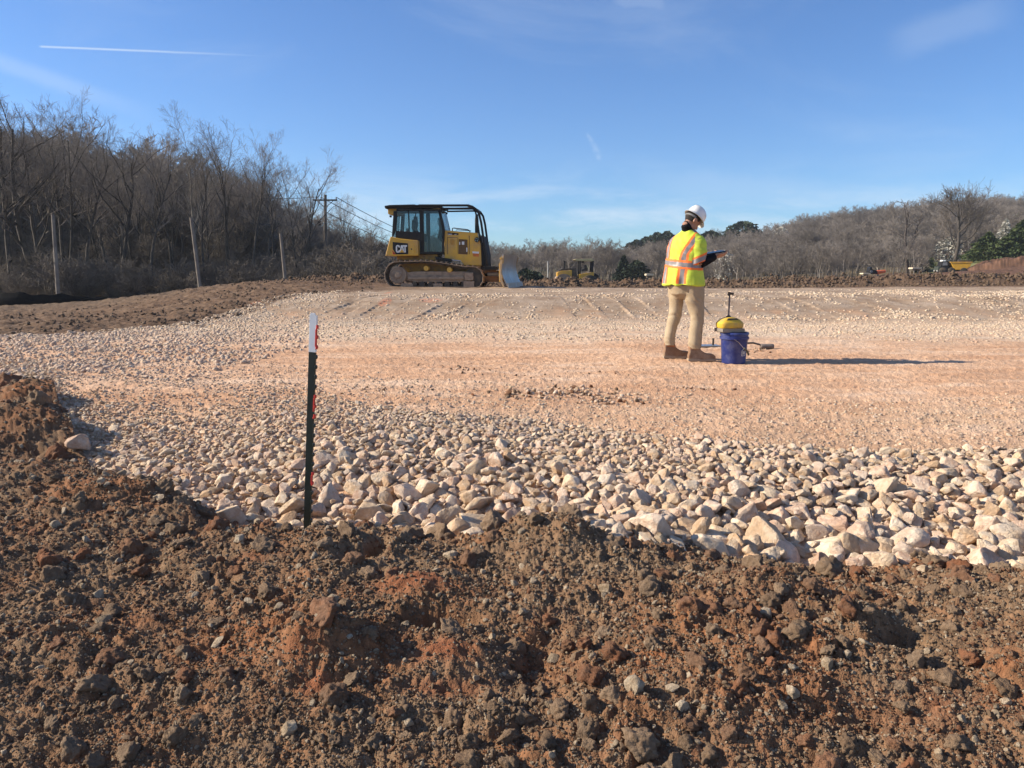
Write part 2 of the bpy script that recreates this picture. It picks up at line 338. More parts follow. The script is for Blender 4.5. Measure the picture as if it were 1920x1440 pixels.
def berm_y(x): return 35.4 + 0.02 * x + 0.5 * np.sin(x * 0.21)
def detail(x, y):
    """height above H0; every height the photograph shows that is finer than the measured points"""
    z = np.zeros_like(x); ybv = yb(x, y); ygv = yg(x, y)
    soil = sstep(0.10, -0.06, y - ybv)
    near = (y < 9.5)
    if near.any():
        i = np.nonzero(near)[0]; X = x[i]; Y = y[i]; s = soil[i]
        d = np.zeros_like(X)
        for bx, by, rx, ry, h in BUMPS:
            q = ((X - bx) / rx) ** 2 + ((Y - by) / ry) ** 2; d += h * (2.1 if h < 0 else 1.35) * np.exp(-q * 1.1)
        wx = X + 0.05 * gnoise(X * 6, Y * 6, 31); wy = Y + 0.05 * gnoise(X * 6, Y * 6, 32)
        m = sstep(-.5, .6, gnoise(X * 2.3, Y * 2.3, 41))
        d += 0.026 * fbm(X, Y, 2.2, 3, .5, 11) + 0.012 * fbm(wx, wy, 6.5, 3, .5, 21, True) * (0.5 + m)
        sm = 1 - .9 * np.clip(smear(X, Y), 0, 1); d += sm * (clods(wx, wy, 0.15, 51, .10) * 0.075 + clods(wx, wy, 0.075, 52, .22) * 0.045 * (0.3 + .8 * m) + clods(wx, wy, 0.036, 53, .45) * 0.024 + clods(X, Y, 0.018, 54, .6) * 0.014)
        d += 0.0035 * fbm(X, Y, 36, 3, .6, 61)
        z[i] += d * s
    # the rock bank and the compacted pad
    pad = (1 - soil) * sstep(ygv * 1.05, ygv * 0.97, y)
    i = np.nonzero((y < 34) & (pad > 0.01))[0]; X = x[i]; Y = y[i]
    d = 0.014 * fbm(X, Y, 0.9, 4, .5, 71) + 0.006 * clods(X, Y, 0.16, 73, .5) + np.where(Y < 14, 0.006 * fbm(X, Y, 12, 4, .65, 74) + .010 * clods(X, Y, .05, 75, .5) + .02 * clods(X, Y, .09, 76, .06) * sstep(6, 8, Y), 0)
    z[i] += d * pad[i]
    # tan slope, dozer platform and the brown shoulder
    up = (1 - soil) * sstep(ygv * 0.93, ygv * 1.08, y) * sstep(60, 44, y)
    i = np.nonzero(up > 0.01)[0]; X = x[i]; Y = y[i]; leftw = sstep(-4.5, -7.5, X)
    d = 0.03 * fbm(X, Y, 0.7, 4, .55, 81) + (0.05 + 0.10 * leftw) * clods(X, Y, 0.45, 83, .5) * 0.5 + (1 - leftw) * sstep(24, 20, Y) * (.045 * clods(X, Y, .16, 87, .5) + .010 * fbm(X, Y, 5, 3, .6, 88)) + 0.03 * leftw * fbm(X, Y, 2.5, 3, .55, 85, True)
    z[i] += d * up[i]
    i = np.nonzero((y > 13) & (y < 28))[0]; X = x[i]; Y = y[i]; d = np.zeros_like(X)
    for px, a, b, dr, hw in PRINTS:
        cx = pxu(px) * 18.8 + dr * (Y - 18.8) / 3.0; q = np.abs(X - cx) / hw
        msk = sstep(1.12, 0.95, q) * sstep(a - .3, a + .3, Y) * sstep(b + .3, b - .3, Y)
        fade = 0.15 + 0.85 * sstep(-.4, .5, gnoise(X * 1.1, Y * 0.8, int(px)))
        
        d += msk * fade * (-0.010 - 0.045 * (0.5 + 0.5 * np.cos(Y * 2 * math.pi / 0.23 + px + 1.2 * gnoise(X * 2, Y * .7, 3))) ** 1.4)
        d += fade * (0.004 + .010 * gnoise(X * 5, Y * 5, 8)) * np.exp(-((q - 1.2) / 0.16) ** 2) * sstep(a, a + 1, Y) * sstep(b, b - 1, Y)
    z[i] += d
    # the long spoil bank behind the pad
    by = berm_y(x); i = np.nonzero((np.abs(y - by) < 5) & (x > -16))[0]; X = x[i]; Y = y[i]; t = Y - by[i]
    hb = 0.43 - 0.06 * sstep(6, 14, X) + 0.06 * gnoise(X * 0.35, X * 0 + 2, 91) - 0.14 * sstep(-3, -9, X)
    prof = np.where(t < 0, sstep(-2.0, -0.2, t), 1 - 0.75 * sstep(0.8, 3.5, t))
    d = hb * prof * sstep(-16, -11, X)
    lump = prof * sstep(-14, -8, X)
    d += lump * (0.12 * fbm(X, Y, 1.6, 4, .55, 95, True) + 0.22 * clods(X, Y, 0.42, 96, .6) + 0.10 * clods(X, Y, 0.2, 97, .6))
    z[i] += d
    i = np.nonzero(y > 42)[0]
    if len(i): z[i] += 0.25 * fbm(x[i], y[i], 0.06, 3, .5, 99) * sstep(42, 60, y[i])
    # spoil heap far right
    hx, hy, _ = px2w(1893, 500, 98); q = ((x - hx) / 5.6) ** 2 + ((y - hy) / 5) ** 2
    i = np.nonzero(q < 1.6)[0]
    if len(i): z[i] += 0.95 * np.maximum(0, 1 - q[i]) ** 0.8 * (1 + 0.55 * fbm(x[i], y[i], .6, 5, .6, 7)) + .25 * clods(x[i], y[i], .5, 8, .6) * np.maximum(0, 1 - q[i])
    return z
def HF(x, y):
    x = np.atleast_1d(np.asarray(x, float)); y = np.atleast_1d(np.asarray(y, float)); return H0(x, y) + detail(x, y)
def hz(x, y): return float(HF(x, y)[0])
def smoothz(x, y, r):
    a = np.linspace(0, 6.28, 9); return float(np.mean(HF(x + r * np.cos(a), y + r * np.sin(a))))

def ramp_c(t, *cols):
    """piecewise colour ramp; cols are (position, (r,g,b))"""
    p = [c[0] for c in cols]; return np.stack([np.interp(t, p, [c[1][k] for c in cols]) for k in range(3)], -1)
def ground_colour(x, y, z):
    """the colour of the bare material lying at each point"""
    ybv = yb(x, y); ygv = yg(x, y); n = len(x)
    nA = fbm(x, y, 1.3, 4, .55, 201); nB = fbm(x, y, 5.0, 4, .6, 211); nC = fbm(x, y, 22.0, 3, .6, 221)
    soil = ramp_c(0.5 + 0.42 * nA + 0.22 * nB, (0.0, (.165, .112, .072)), (0.35, (.148, .092, .056)), (0.6, (.148, .080, .045)), (0.85, (.165, .078, .040)), (1.1, (.185, .074, .034)))
    soil = soil * np.array((1.30, 1.26, 1.18)); soil *= (1 + 0.28 * nC[:, None])
    f = np.clip(smear(x, y) * 1.15, 0, 1)[:, None]; soil = soil * (1 - f) + np.array((.215, .083, .040)) * (1 + .25 * nC[:, None]) * f
    # rock bank dust, compacted pad, white stony bands
    g = 0.52 + 0.34 * fbm(x * 0.30, y, 1.1, 5, .6, 231) + 0.20 * fbm(x * .45, y, 5.0, 4, .6, 241) + 0.22 * sstep(.25, .8, fbm(x * .25, y, 2.6, 4, .6, 242))
    padc = ramp_c(g, (0.0, (.45, .265, .162)), (0.35, (.505, .315, .198)), (0.62, (.56, .375, .250)), (1.0, (.63, .47, .345)))
    v = fbm(x, y, 30, 2, .6, 251); padc = padc * np.array((1.04, .97, .915)); padc *= (1 + 0.14 * np.where(y < 16, v, 0))[:, None]
    rockd = np.array((.46, .30, .19)) * (1 + 0.25 * nB[:, None])
    fr = sstep(7.2, 5.6, y) * sstep(-1, 1, nA + 0.4) * sstep(1.2, -1.5, x * 0 - 0.5); padc = padc * (1 - fr[:, None]) + rockd * fr[:, None]
    wb = sstep(10.8, 13.0, y) * sstep(18.2, 16.6, y) * (0.55 + 0.45 * sstep(-.4, .5, nA)); wb = wb[:, None] * 0.62
    padc = padc * (1 - wb) + np.array((.60, .50, .38)) * wb
    # tan slope with stony patches
    slope = ramp_c(0.5 + 0.4 * nA + 0.2 * nB, (0.0, (.25, .165, .105)), (0.5, (.34, .245, .17)), (1.0, (.45, .345, .26)))
    fs = (sstep(15.5, 18.5, y + 1.2 * nA))[:, None]
    c = padc * (1 - fs) + slope * fs
    brown = ramp_c(0.5 + 0.4 * nA + 0.25 * nB, (0.0, (.095, .056, .034)), (0.5, (.142, .086, .052)), (1.0, (.205, .135, .086)))
    fb = np.clip(sstep(ygv * 0.97, ygv * 1.05, y) * sstep(-1.0, -5.5, x) + sstep(-6.0, -9, x) * sstep(11.5, 13.5, y) * sstep(ygv * .95, ygv * 1.05, y) + sstep(28.5, 31, y + nA), 0, 1)[:, None]
    c = c * (1 - fb) + brown * fb
    dkb = ramp_c(0.5 + 0.4 * nA + 0.3 * nB, (0.0, (.085, .052, .034)), (0.5, (.130, .082, .052)), (1.0, (.19, .125, .080)))
    f2 = (sstep(berm_y(x) - 2.0, berm_y(x) - 1.3, y) * sstep(-12, -8, x))[:, None]; c = c * (1 - f2) + dkb * f2
    # beyond: dry field, red fill to the right, leaf litter under the woods
    field = ramp_c(0.5 + 0.5 * fbm(x, y, 0.08, 3, .5, 261), (0.0, (.115, .080, .050)), (0.5, (.135, .105, .062)), (1.0, (.150, .125, .070)))
    f3 = sstep(38.5, 41, y)[:, None]; c = c * (1 - f3) + field * f3
    u = x / np.maximum(y, 1) * FPX + 960
    red = (sstep(40, 44, y) * sstep(112, 104, y + 4 * nA) * sstep(1540, 1640, u))[:, None]; c = c * (1 - red) + np.array((.135, .072, .044)) * (1 + .45 * nA[:, None]) * (1 + .5 * nB[:, None]) * red
    gr = (sstep(103, 106, y) * sstep(142, 132, y) * sstep(1690, 1740, u))[:, None]; c = c * (1 - gr) + np.array((.20, .20, .085)) * gr
    lit = np.clip(sstep(130, 145, y) * sstep(1250, 1350, u) + sstep(43, 47, y) * sstep(780, 640, u), 0, 1)[:, None]
    c = c * (1 - lit) + np.array((.105, .076, .052)) * (1 + .2 * nA[:, None]) * lit
    dam = (sstep(190, 215, y) * sstep(1300, 1240, u) * sstep(760, 860, u))[:, None]; c = c * (1 - dam) + np.array((.150, .150, .066)) * dam
    lf = (sstep(24, 30, y) * sstep(-9, -13, x) * sstep(47, 43, y))[:, None]; c = c * (1 - lf) + np.array((.135, .090, .058)) * (1 + .25 * nA[:, None]) * lf
    c = c * (1 - sstep(0.03, -0.03, y - ybv)[:, None]) + soil * sstep(0.03, -0.03, y - ybv)[:, None]
    # sprayed orange survey marks
    for px, py, dep, rx, ry in ((722, 571, 19.0, .16, .5), (728, 553, 22.5, .07, .9), (808, 569, 19.3, .30, .30), (480, 573, 19.5, .12, .25)):
        cx, cy, _ = px2w(px, py, dep); q = ((x - cx) / rx) ** 2 + ((y - cy) / ry) ** 2
        f = (sstep(1.2, .5, q) * sstep(-.35, .45, nC) * 0.5)[:, None]; c = c * (1 - f) + np.array((.75, .16, .06)) * f
    return np.clip(c, 0.01, 0.9)

def ground_material(name, bump, bscale, rough=0.95, var=0.25, vscale=35.0):
    m = bpy.data.materials.new(name); m.use_nodes = True; t = m.node_tree; b = t.nodes['Principled BSDF']
    b.inputs['Roughness'].default_value = rough; b.inputs['Specular IOR Level'].default_value = 0.15
    a = N(t, 'ShaderNodeAttribute', attribute_name='Col'); tc = N(t, 'ShaderNodeTexCoord')
    n = N(t, 'ShaderNodeTexNoise'); n.inputs['Scale'].default_value = vscale; n.inputs['Detail'].default_value = 8; n.inputs['Roughness'].default_value = .68; LK(t, tc.outputs['Object'], n.inputs['Vector'])
    h = N(t, 'ShaderNodeHueSaturation'); LK(t, a.outputs['Color'], h.inputs['Color'])
    LK(t, MATH(t, 'ADD', 1 - var * 1.05, MATH(t, 'MULTIPLY', n.outputs[0], 2 * var)), h.inputs['Value'])
    LK(t, h.outputs[0], b.inputs['Base Color'])
    v = N(t, 'ShaderNodeTexVoronoi'); v.inputs['Scale'].default_value = bscale; LK(t, tc.outputs['Object'], v.inputs['Vector'])
    n2 = N(t, 'ShaderNodeTexNoise'); n2.inputs['Scale'].default_value = bscale * 1.7; n2.inputs['Detail'].default_value = 6; LK(t, tc.outputs['Object'], n2.inputs['Vector'])
    hh = MATH(t, 'SUBTRACT', MATH(t, 'MULTIPLY', n2.outputs[0], 0.9), MATH(t, 'MULTIPLY', v.outputs[0], 0.8))
    bp = N(t, 'ShaderNodeBump'); bp.inputs['Strength'].default_value = bump; bp.inputs['Distance'].default_value = 0.6 / bscale
    LK(t, hh, bp.inputs['Height']); LK(t, bp.outputs[0], b.inputs['Normal']); return m

def radii():
    r = [1.35]
    while r[-1] < 455:
        q = r[-1]; k = .0026 if q < 4.7 else .0042 if q < 12 else .0035 if q < 16.5 else .0020 if q < 21 else .0035 if q < 37 else .013
        r.append(q * (1 + k))
    return np.array(r)
R_ = radii(); PH = np.radians(np.concatenate([np.linspace(-68, -37, 150)[:-1], np.linspace(-37, 37, 1180), np.linspace(37, 68, 150)[1:]])); NPH = len(PH)
gxv = (R_[:, None] * np.sin(PH)[None]).ravel(); gyv = (R_[:, None] * np.cos(PH)[None]).ravel()
gzv = H0(gxv, gyv) + detail(gxv, gyv)
gcol = ground_colour(gxv, gyv, gzv)
GV = np.stack([gxv, gyv, gzv], -1)
nr = len(R_); ii = (np.arange(nr - 1)[:, None] * NPH + np.arange(NPH - 1)[None]).ravel()
GF = np.stack([ii, ii + NPH, ii + NPH + 1, ii + 1], -1)[:, ::-1]
fc = GV[GF[:, 0]]; fyb = yb(fc[:, 0], fc[:, 1])
zone = np.where(fc[:, 1] < fyb, 0, np.where((fc[:, 1] < 28.6) & (fc[:, 0] > -14), 1, 2))
def sub_ground(k, name, m):
    F = GF[zone == k]; used = np.zeros(len(GV), bool); used[F.ravel()] = True
    idx = np.cumsum(used) - 1; me = npmesh(name, GV[used], idx[F])
    a = me.color_attributes.new('Col', 'FLOAT_COLOR', 'POINT')
    c = np.ones((int(used.sum()), 4), np.float32); c[:, :3] = gcol[used]; a.data.foreach_set('color', c.ravel())
    o = meshobj(name, me, m); o['kind'] = 'structure'; return o
sub_ground(0, 'soil_bank', ground_material('soil', 0.9, 150, var=0.30, vscale=60))
sub_ground(1, 'gravel_pad', ground_material('compacted_gravel', 0.8, 60, var=0.22, vscale=25))
sub_ground(2, 'ground', ground_material('far_ground', 0.6, 12, var=0.25, vscale=4))
# the same ground carried on behind and beside the measured part
mb = MB(); mb.lathe([(0.01, -0.9), (60, -1.2), (452, -3.0)], n=48)
o = mb.build('earth', mat('earth', (.16, .11, .07), (.12, .10, .06), rough=.95, scale=.2)); o['kind'] = 'structure'
# ------------------------------------------------------------------ stones
def ico(sub):
    bm = bmesh.new(); bmesh.ops.create_icosphere(bm, subdivisions=sub, radius=1.0)
    V = np.array([v.co[:] for v in bm.verts]); F = np.array([[v.index for v in f.verts] for f in bm.faces]); bm.free(); return V, F
_ICO = {k: ico(k) for k in (1, 2, 3, 4, 5)}
def n3(V, f, seed):
    return (gnoise(V[:, 0] * f + 3.1 * seed, V[:, 1] * f + 1.7, seed) + gnoise(V[:, 1] * f + 5.2, V[:, 2] * f + 2.3 * seed, seed + 1) + gnoise(V[:, 2] * f - 4.4, V[:, 0] * f + 0.9, seed + 2)) / 1.7
def stone_mesh(name, seed, sub=4, cuts=14, flat=(1, .78, .62), rough=.05, lump=0.0):
    r = np.random.default_rng(seed); V, F = _ICO[sub]; V = V.copy()
    V *= 1 + 0.10 * n3(V, 1.3, seed)[:, None]
    for i in range(cuts):
        n = r.normal(size=3); n /= np.linalg.norm(n); d = r.uniform(.42, .80); q = V @ n - d
        V = V - np.outer(np.maximum(q, 0) * 0.94, n)
    if lump: V *= 1 + lump * n3(V, 2.6, seed + 50)[:, None]
    V *= 1 + (rough * n3(V, 4.5, seed + 60) + rough * .75 * n3(V, 10, seed + 70) + rough * .35 * n3(V, 19, seed + 80))[:, None]
    f = np.array(flat) * r.uniform(.85, 1.15, 3); V *= f
    return npmesh(name, V, F)
def rock_material(name, c1, c2, white=(.72, .61, .485), wamt=.6, dust=(.46, .265, .135), damt=.5):
    m = bpy.data.materials.new(name); m.use_nodes = True; t = m.node_tree; b = t.nodes['Principled BSDF']
    b.inputs['Roughness'].default_value = .93; b.inputs['Specular IOR Level'].default_value = .15
    tc = N(t, 'ShaderNodeTexCoord'); oi = N(t, 'ShaderNodeObjectInfo')
    mp = N(t, 'ShaderNodeVectorMath', operation='ADD'); LK(t, tc.outputs['Object'], mp.inputs[0])
    cb_ = N(t, 'ShaderNodeCombineXYZ'); LK(t, MATH(t, 'MULTIPLY', oi.outputs['Random'], 37.0), cb_.inputs[0]); LK(t, cb_.outputs[0], mp.inputs[1])
    def nz(sc, det=6, ro=.6):
        n = N(t, 'ShaderNodeTexNoise'); n.inputs['Scale'].default_value = sc; n.inputs['Detail'].default_value = det; n.inputs['Roughness'].default_value = ro; LK(t, mp.outputs[0], n.inputs['Vector']); return n.outputs[0]
    c = MIXC(t, oi.outputs['Random'], tuple(c1), tuple(c2))
    c = MIXC(t, MATH(t, 'MULTIPLY', RAMP(t, nz(1.1), .45, .60), wamt), c, white)
    c = MIXC(t, MATH(t, 'MULTIPLY', RAMP(t, nz(1.9, 8, .7), .46, .66), damt), c, dust)
    h = N(t, 'ShaderNodeHueSaturation'); LK(t, c, h.inputs['Color']); rv = MATH(t, 'FRACT', MATH(t, 'MULTIPLY', oi.outputs['Random'], 17.31)); LK(t, MATH(t, 'MULTIPLY', MATH(t, 'ADD', .70, MATH(t, 'MULTIPLY', nz(5, 7, .66), .60)), MATH(t, 'ADD', .92, MATH(t, 'MULTIPLY', rv, .28))), h.inputs['Value'])
    LK(t, h.outputs[0], b.inputs['Base Color'])
    bp = N(t, 'ShaderNodeBump'); bp.inputs['Strength'].default_value = .6; bp.inputs['Distance'].default_value = .05; LK(t, nz(5.5, 8, .68), bp.inputs['Height']); LK(t, bp.outputs[0], b.inputs['Normal'])
    return m
RM = [rock_material('limestone_cream', (.57, .42, .28), (.61, .48, .345)), rock_material('limestone_tan', (.46, .305, .185), (.53, .39, .26), wamt=.35), rock_material('limestone_peach', (.50, .325, .225), (.54, .42, .32), wamt=.5, dust=(.46, .25, .15))]
SM = [rock_material('clod_brown', (.172, .110, .068), (.220, .152, .100), white=(.25, .18, .12), wamt=.3, dust=(.12, .072, .042), damt=.5),
      rock_material('clod_red', (.205, .085, .042), (.185, .108, .066), white=(.21, .15, .105), wamt=.3, dust=(.13, .062, .033), damt=.4),
      rock_material('stone_grey', (.28, .20, .125), (.38, .295, .205), white=(.52, .43, .32), wamt=.5, dust=(.21, .14, .09), damt=.55)]
ROCK_ME = []
for k in range(15):
    me = stone_mesh('rock', 100 + k, 4, 10 + k % 5, (1, .80, .66), .042); me.materials.append(RM[k % 3]); ROCK_ME.append(me)
CLOD_ME = []
for k in range(9):
    me = stone_mesh('clod', 300 + k, 4, 4, (1, .86, .70), .13, .26) if k % 3 < 2 else stone_mesh('stone', 300 + k, 4, 13, (1, .8, .62), .045)
    me.materials.append(SM[k % 3]); CLOD_ME.append(me)

def dart(cands, grid=0.12, over=.80):
    """keeps candidates (x, y, r), biggest first, that do not overlap too much"""
    cells = {}; keep = []; rmax = cands[0][2]; span = int(math.ceil(2 * rmax / grid)) + 1
    for x, y, r in cands:
        cx, cy = int(math.floor(x / grid)), int(math.floor(y / grid)); ok = True; s = int(math.ceil((r + rmax) * over / grid))
        for a in range(cx - s, cx + s + 1):
            for b in range(cy - s, cy + s + 1):
                for (X, Y, R) in cells.get((a, b), ()):
                    if (X - x) ** 2 + (Y - y) ** 2 < ((R + r) * over) ** 2: ok = False; break
                if not ok: break
            if not ok: break
        if ok: cells.setdefault((cx, cy), []).append((x, y, r)); keep.append((x, y, r))
    return keep
def rock_size(x, y):
    """typical stone radius on the rock bank"""
    u = x / y * FPX + 960; lw = np.interp(u, [0, 350, 600, 1000, 1900], [.55, .70, .9, 1.0, 1.0])
    dd = y - np.interp(u, YB[:, 0], YB[:, 1])
    return np.interp(dd, [0, .35, .9, 1.5, 2.2, 3.2], [.051, .048, .038, .026, .017, .0115]) * lw
def bank_edge(u): return np.interp(u, [-300, 0, 150, 300, 420, 560, 660, 800, 1000, 1200, 1500, 1920, 2400], [9.2, 9.5, 8.8, 8.4, 7.9, 7.2, 6.35, 6.05, 5.9, 5.5, 5.15, 5.15, 5.2])

r_ = np.random.default_rng(21)
cand = []
for rad_lo, rad_hi, nn in ((1.4, 2.1, 440), (1.0, 1.4, 8500), (.65, 1.0, 29000), (.33, .65, 72000)):
    u = r_.uniform(-260, 2560, nn); yy = np.interp(u, YB[:, 0], YB[:, 1]) - .02 + (bank_edge(u) - np.interp(u, YB[:, 0], YB[:, 1])) * r_.uniform(0, 1, nn) ** 0.9 * 1.08
    xx = pxu(u) * yy; rr = rock_size(xx, yy) * r_.uniform(rad_lo, rad_hi, nn)
    ok = yy > yb(xx, yy) - 0.01; b_ = list(zip(xx[ok], yy[ok], rr[ok])); b_.sort(key=lambda q: -q[2]); cand += b_
cand = [c for c in cand if c[2] > .010]; cand.sort(key=lambda c: -c[2])
POST_X, POST_Y, _ = px2w(571, 985, 4.15)
HERO_ROCKS = []   # placed one by one: (px, py, depth, radius, label)
for px, py, dep, r, lab in (
    (152, 842, 5.35, .085, 'pink and white boulder standing alone by the dark soil mounds on the left'),
    (1440, 995, 4.02, .13, 'big flat-sided tan rock leaning among the cream rocks above the soil edge'),
    (900, 968, 4.18, .13, 'broad pale rock directly behind the crest of the soil mound'),
    (430, 975, 4.25, .085, 'white slab of rock beside the dark soil lumps and the metal post')):
    X, Y, Z = px2w(px, py, dep); HERO_ROCKS.append((X, Y, r, lab)); cand = [c for c in cand if (c[0] - X) ** 2 + (c[1] - Y) ** 2 > (r * .8 + c[2] * .8) ** 2]
cand = [c for c in cand if not (abs(c[0] - POST_X) < .03 + c[2] * .75 and -.05 < c[1] - POST_Y + .03 < c[2] * .5)]
ROCKS = dart(cand, .10, .74)
# a second, sparser layer lying on top of the first
cand2 = []
for (x, y, r) in ROCKS:
    if r_.uniform() < .38:
        a = r_.uniform(0, 6.28); d = r * r_.uniform(.7, 1.2); cand2.append((x + d * math.cos(a), y + abs(d * math.sin(a)), r * r_.uniform(.45, .85)))
cand2 = [c for c in cand2 if not (abs(c[0] - POST_X) < .05 + c[2] and c[1] < POST_Y + .1)]
cand2.sort(key=lambda c: -c[2]); TOPS = dart(cand2, .10, .85)
allr = [(x, y, r, 0) for x, y, r in ROCKS] + [(x, y, r, 1) for x, y, r in TOPS]
ax_, ay_ = np.array([q[0] for q in allr]), np.array([q[1] for q in allr]); ar_ = np.array([q[2] for q in allr]); lay = np.array([q[3] for q in allr])
uu = ax_ / ay_ * FPX + 960; pile = sstep(bank_edge(uu) + .2, bank_edge(uu) - .8, ay_)
az_ = HF(ax_, ay_) + ar_ * np.where(lay == 0, .12 + .22 * r_.uniform(0, 1, len(ar_)), .35) + np.where(lay == 1, rock_size(ax_, ay_) * .75, 0) * pile
az_ += -0.02 * sstep(.4, 0, ay_ - yb(ax_, ay_))
sizepx = ar_ / ay_; order = np.argsort(-sizepx)
inview = (uu > -20) & (uu < 1940)
big = [i for i in order if inview[i]][:290]; bigset = set(big)
def rock_obj(name, me, loc, r, rr, rnds=None):
    o = bpy.data.objects.new(name, me); COL.objects.link(o); o.location = loc
    o.rotation_euler = (rr.uniform(-.9, .9), rr.uniform(-.9, .9), rr.uniform(0, 6.28)); s = r * 1.42
    o.scale = (s, s * rr.uniform(.85, 1.1), s * rr.uniform(.85, 1.1)); return o
ZN = [(-50, 330, 'near the dark soil mounds'), (330, 560, 'between the dark soil mounds and the metal post'), (560, 640, 'close beside the metal post'), (640, 860, 'just past the metal post'), (860, 1100, 'behind the hump in the soil bank'), (1100, 1290, 'below the standing worker'), (1290, 1460, 'below the blue bucket'), (1460, 1700, 'below the tip of the long shadow'), (1700, 2000, 'at the right edge of the photo')]
SH = ['cream', 'tan', 'peach']
rr_ = random.Random(5)
for n_, i in enumerate(big):
    k = rr_.randrange(15); o = rock_obj('rock', ROCK_ME[k], (ax_[i], ay_[i], az_[i]), ar_[i], rr_)
    z_ = [q[2] for q in ZN if q[0] <= uu[i] < q[1]] or [ZN[-1][2]]
    dd = ay_[i] - np.interp(uu[i], YB[:, 0], YB[:, 1]); row = 'along the soil edge' if dd < .28 else 'low on the bank' if dd < .7 else 'higher on the bank'
    lab = f'{SH[k % 3]} limestone rock {row}, {z_[0]}'
    tag(o, lab, 'rock', f'{SH[k % 3]} limestone rocks {row}, {z_[0]}')
for X, Y, r, lab in HERO_ROCKS:
    k = {0: 2, 1: 1, 2: 0, 3: 0}[HERO_ROCKS.index((X, Y, r, lab))]
    tag(rock_obj('rock', ROCK_ME[k], (X, Y, hz(X, Y) + r * .35), r, rr_), lab, 'rock')

def scatter(name, P, rot, scl, pid, protos, label, cat, kind='stuff'):
    """one object whose points carry copies of other objects' shapes (countless small repeats)"""
    me = bpy.data.meshes.new(name); n = len(P); me.vertices.add(n); me.vertices.foreach_set('co', np.asarray(P, np.float32).ravel())
    for nm, ty, fld, d in (('rot', 'FLOAT_VECTOR', 'vector', rot), ('scl', 'FLOAT_VECTOR', 'vector', scl), ('pid', 'INT', 'value', pid)):
        a = me.attributes.new(nm, ty, 'POINT'); a.data.foreach_set(fld, np.asarray(d, np.int32 if ty == 'INT' else np.float32).ravel())
    o = bpy.data.objects.new(name, me); COL.objects.link(o); tag(o, label, cat, kind=kind)
    g = bpy.data.node_groups.new(name, 'GeometryNodeTree'); g.interface.new_socket('Geometry', in_out='INPUT', socket_type='NodeSocketGeometry'); g.interface.new_socket('Geometry', in_out='OUTPUT', socket_type='NodeSocketGeometry')
    gi = g.nodes.new('NodeGroupInput'); go = g.nodes.new('NodeGroupOutput'); ip = g.nodes.new('GeometryNodeInstanceOnPoints'); jn = g.nodes.new('GeometryNodeJoinGeometry')
    for pr in list(protos)[::-1]:      # the join lists its newest link first
        pr = pr if isinstance(pr, (list, tuple)) else [pr]; ends = []
        for q in pr:
            oi = g.nodes.new('GeometryNodeObjectInfo'); oi.transform_space = 'ORIGINAL'; oi.inputs['Object'].default_value = q; oi.inputs['As Instance'].default_value = False; ends.append(oi.outputs['Geometry'])
        if len(ends) > 1:
            j2 = g.nodes.new('GeometryNodeJoinGeometry')
            for e in ends: g.links.new(e, j2.inputs[0])
            e = j2.outputs[0]
        else: e = ends[0]
        gti = g.nodes.new('GeometryNodeGeometryToInstance'); g.links.new(e, gti.inputs[0]); g.links.new(gti.outputs[0], jn.inputs[0])
    def attr(nm, ty):
        a = g.nodes.new('GeometryNodeInputNamedAttribute'); a.data_type = ty; a.inputs['Name'].default_value = nm; return [s for s in a.outputs if s.enabled][0]
    g.links.new(gi.outputs[0], ip.inputs['Points']); g.links.new(jn.outputs[0], ip.inputs['Instance']); ip.inputs['Pick Instance'].default_value = True
    g.links.new(attr('pid', 'INT'), ip.inputs['Instance Index'])
    er = g.nodes.new('FunctionNodeEulerToRotation'); g.links.new(attr('rot', 'FLOAT_VECTOR'), er.inputs[0]); g.links.new(er.outputs[0], ip.inputs['Rotation'])
    g.links.new(attr('scl', 'FLOAT_VECTOR'), ip.inputs['Scale']); g.links.new(ip.outputs[0], go.inputs[0])
    o.modifiers.new('scatter', 'NODES').node_group = g; return o
def rrot(n, tilt=.6): return np.stack([r_.uniform(-tilt, tilt, n), r_.uniform(-tilt, tilt, n), r_.uniform(0, 6.28, n)], -1)
def rscl(r): return np.stack([r, r * r_.uniform(.8, 1.15, len(r)), r * r_.uniform(.75, 1.1, len(r))], -1)
def small_proto(base, seed, m, sub=2, **k):
    me = stone_mesh(base, seed, sub, **k); me.materials.append(m); return me
# smaller shapes: two real stones of each kind lie on the pad and lend their shape to the gravel
proto_objs = {'rock': [], 'pebble': [], 'clod': [], 'crumb': []}
for o in list(COL.objects):
    if o.name.split('.')[0] == 'rock' and len(proto_objs['rock']) < 12 and all(q.data != o.data for q in proto_objs['rock']): proto_objs['rock'].append(o)
rest = [i for i in range(len(allr)) if i not in bigset]
ri = np.array(rest); n = len(ri)
scatter('rock_rubble', np.stack([ax_[ri], ay_[ri], az_[ri]], -1), rrot(n), rscl(ar_[ri] * 1.42), r_.integers(0, 12, n), proto_objs['rock'], 'loose cream and tan limestone rubble filling the bank between the bigger rocks', 'rubble')
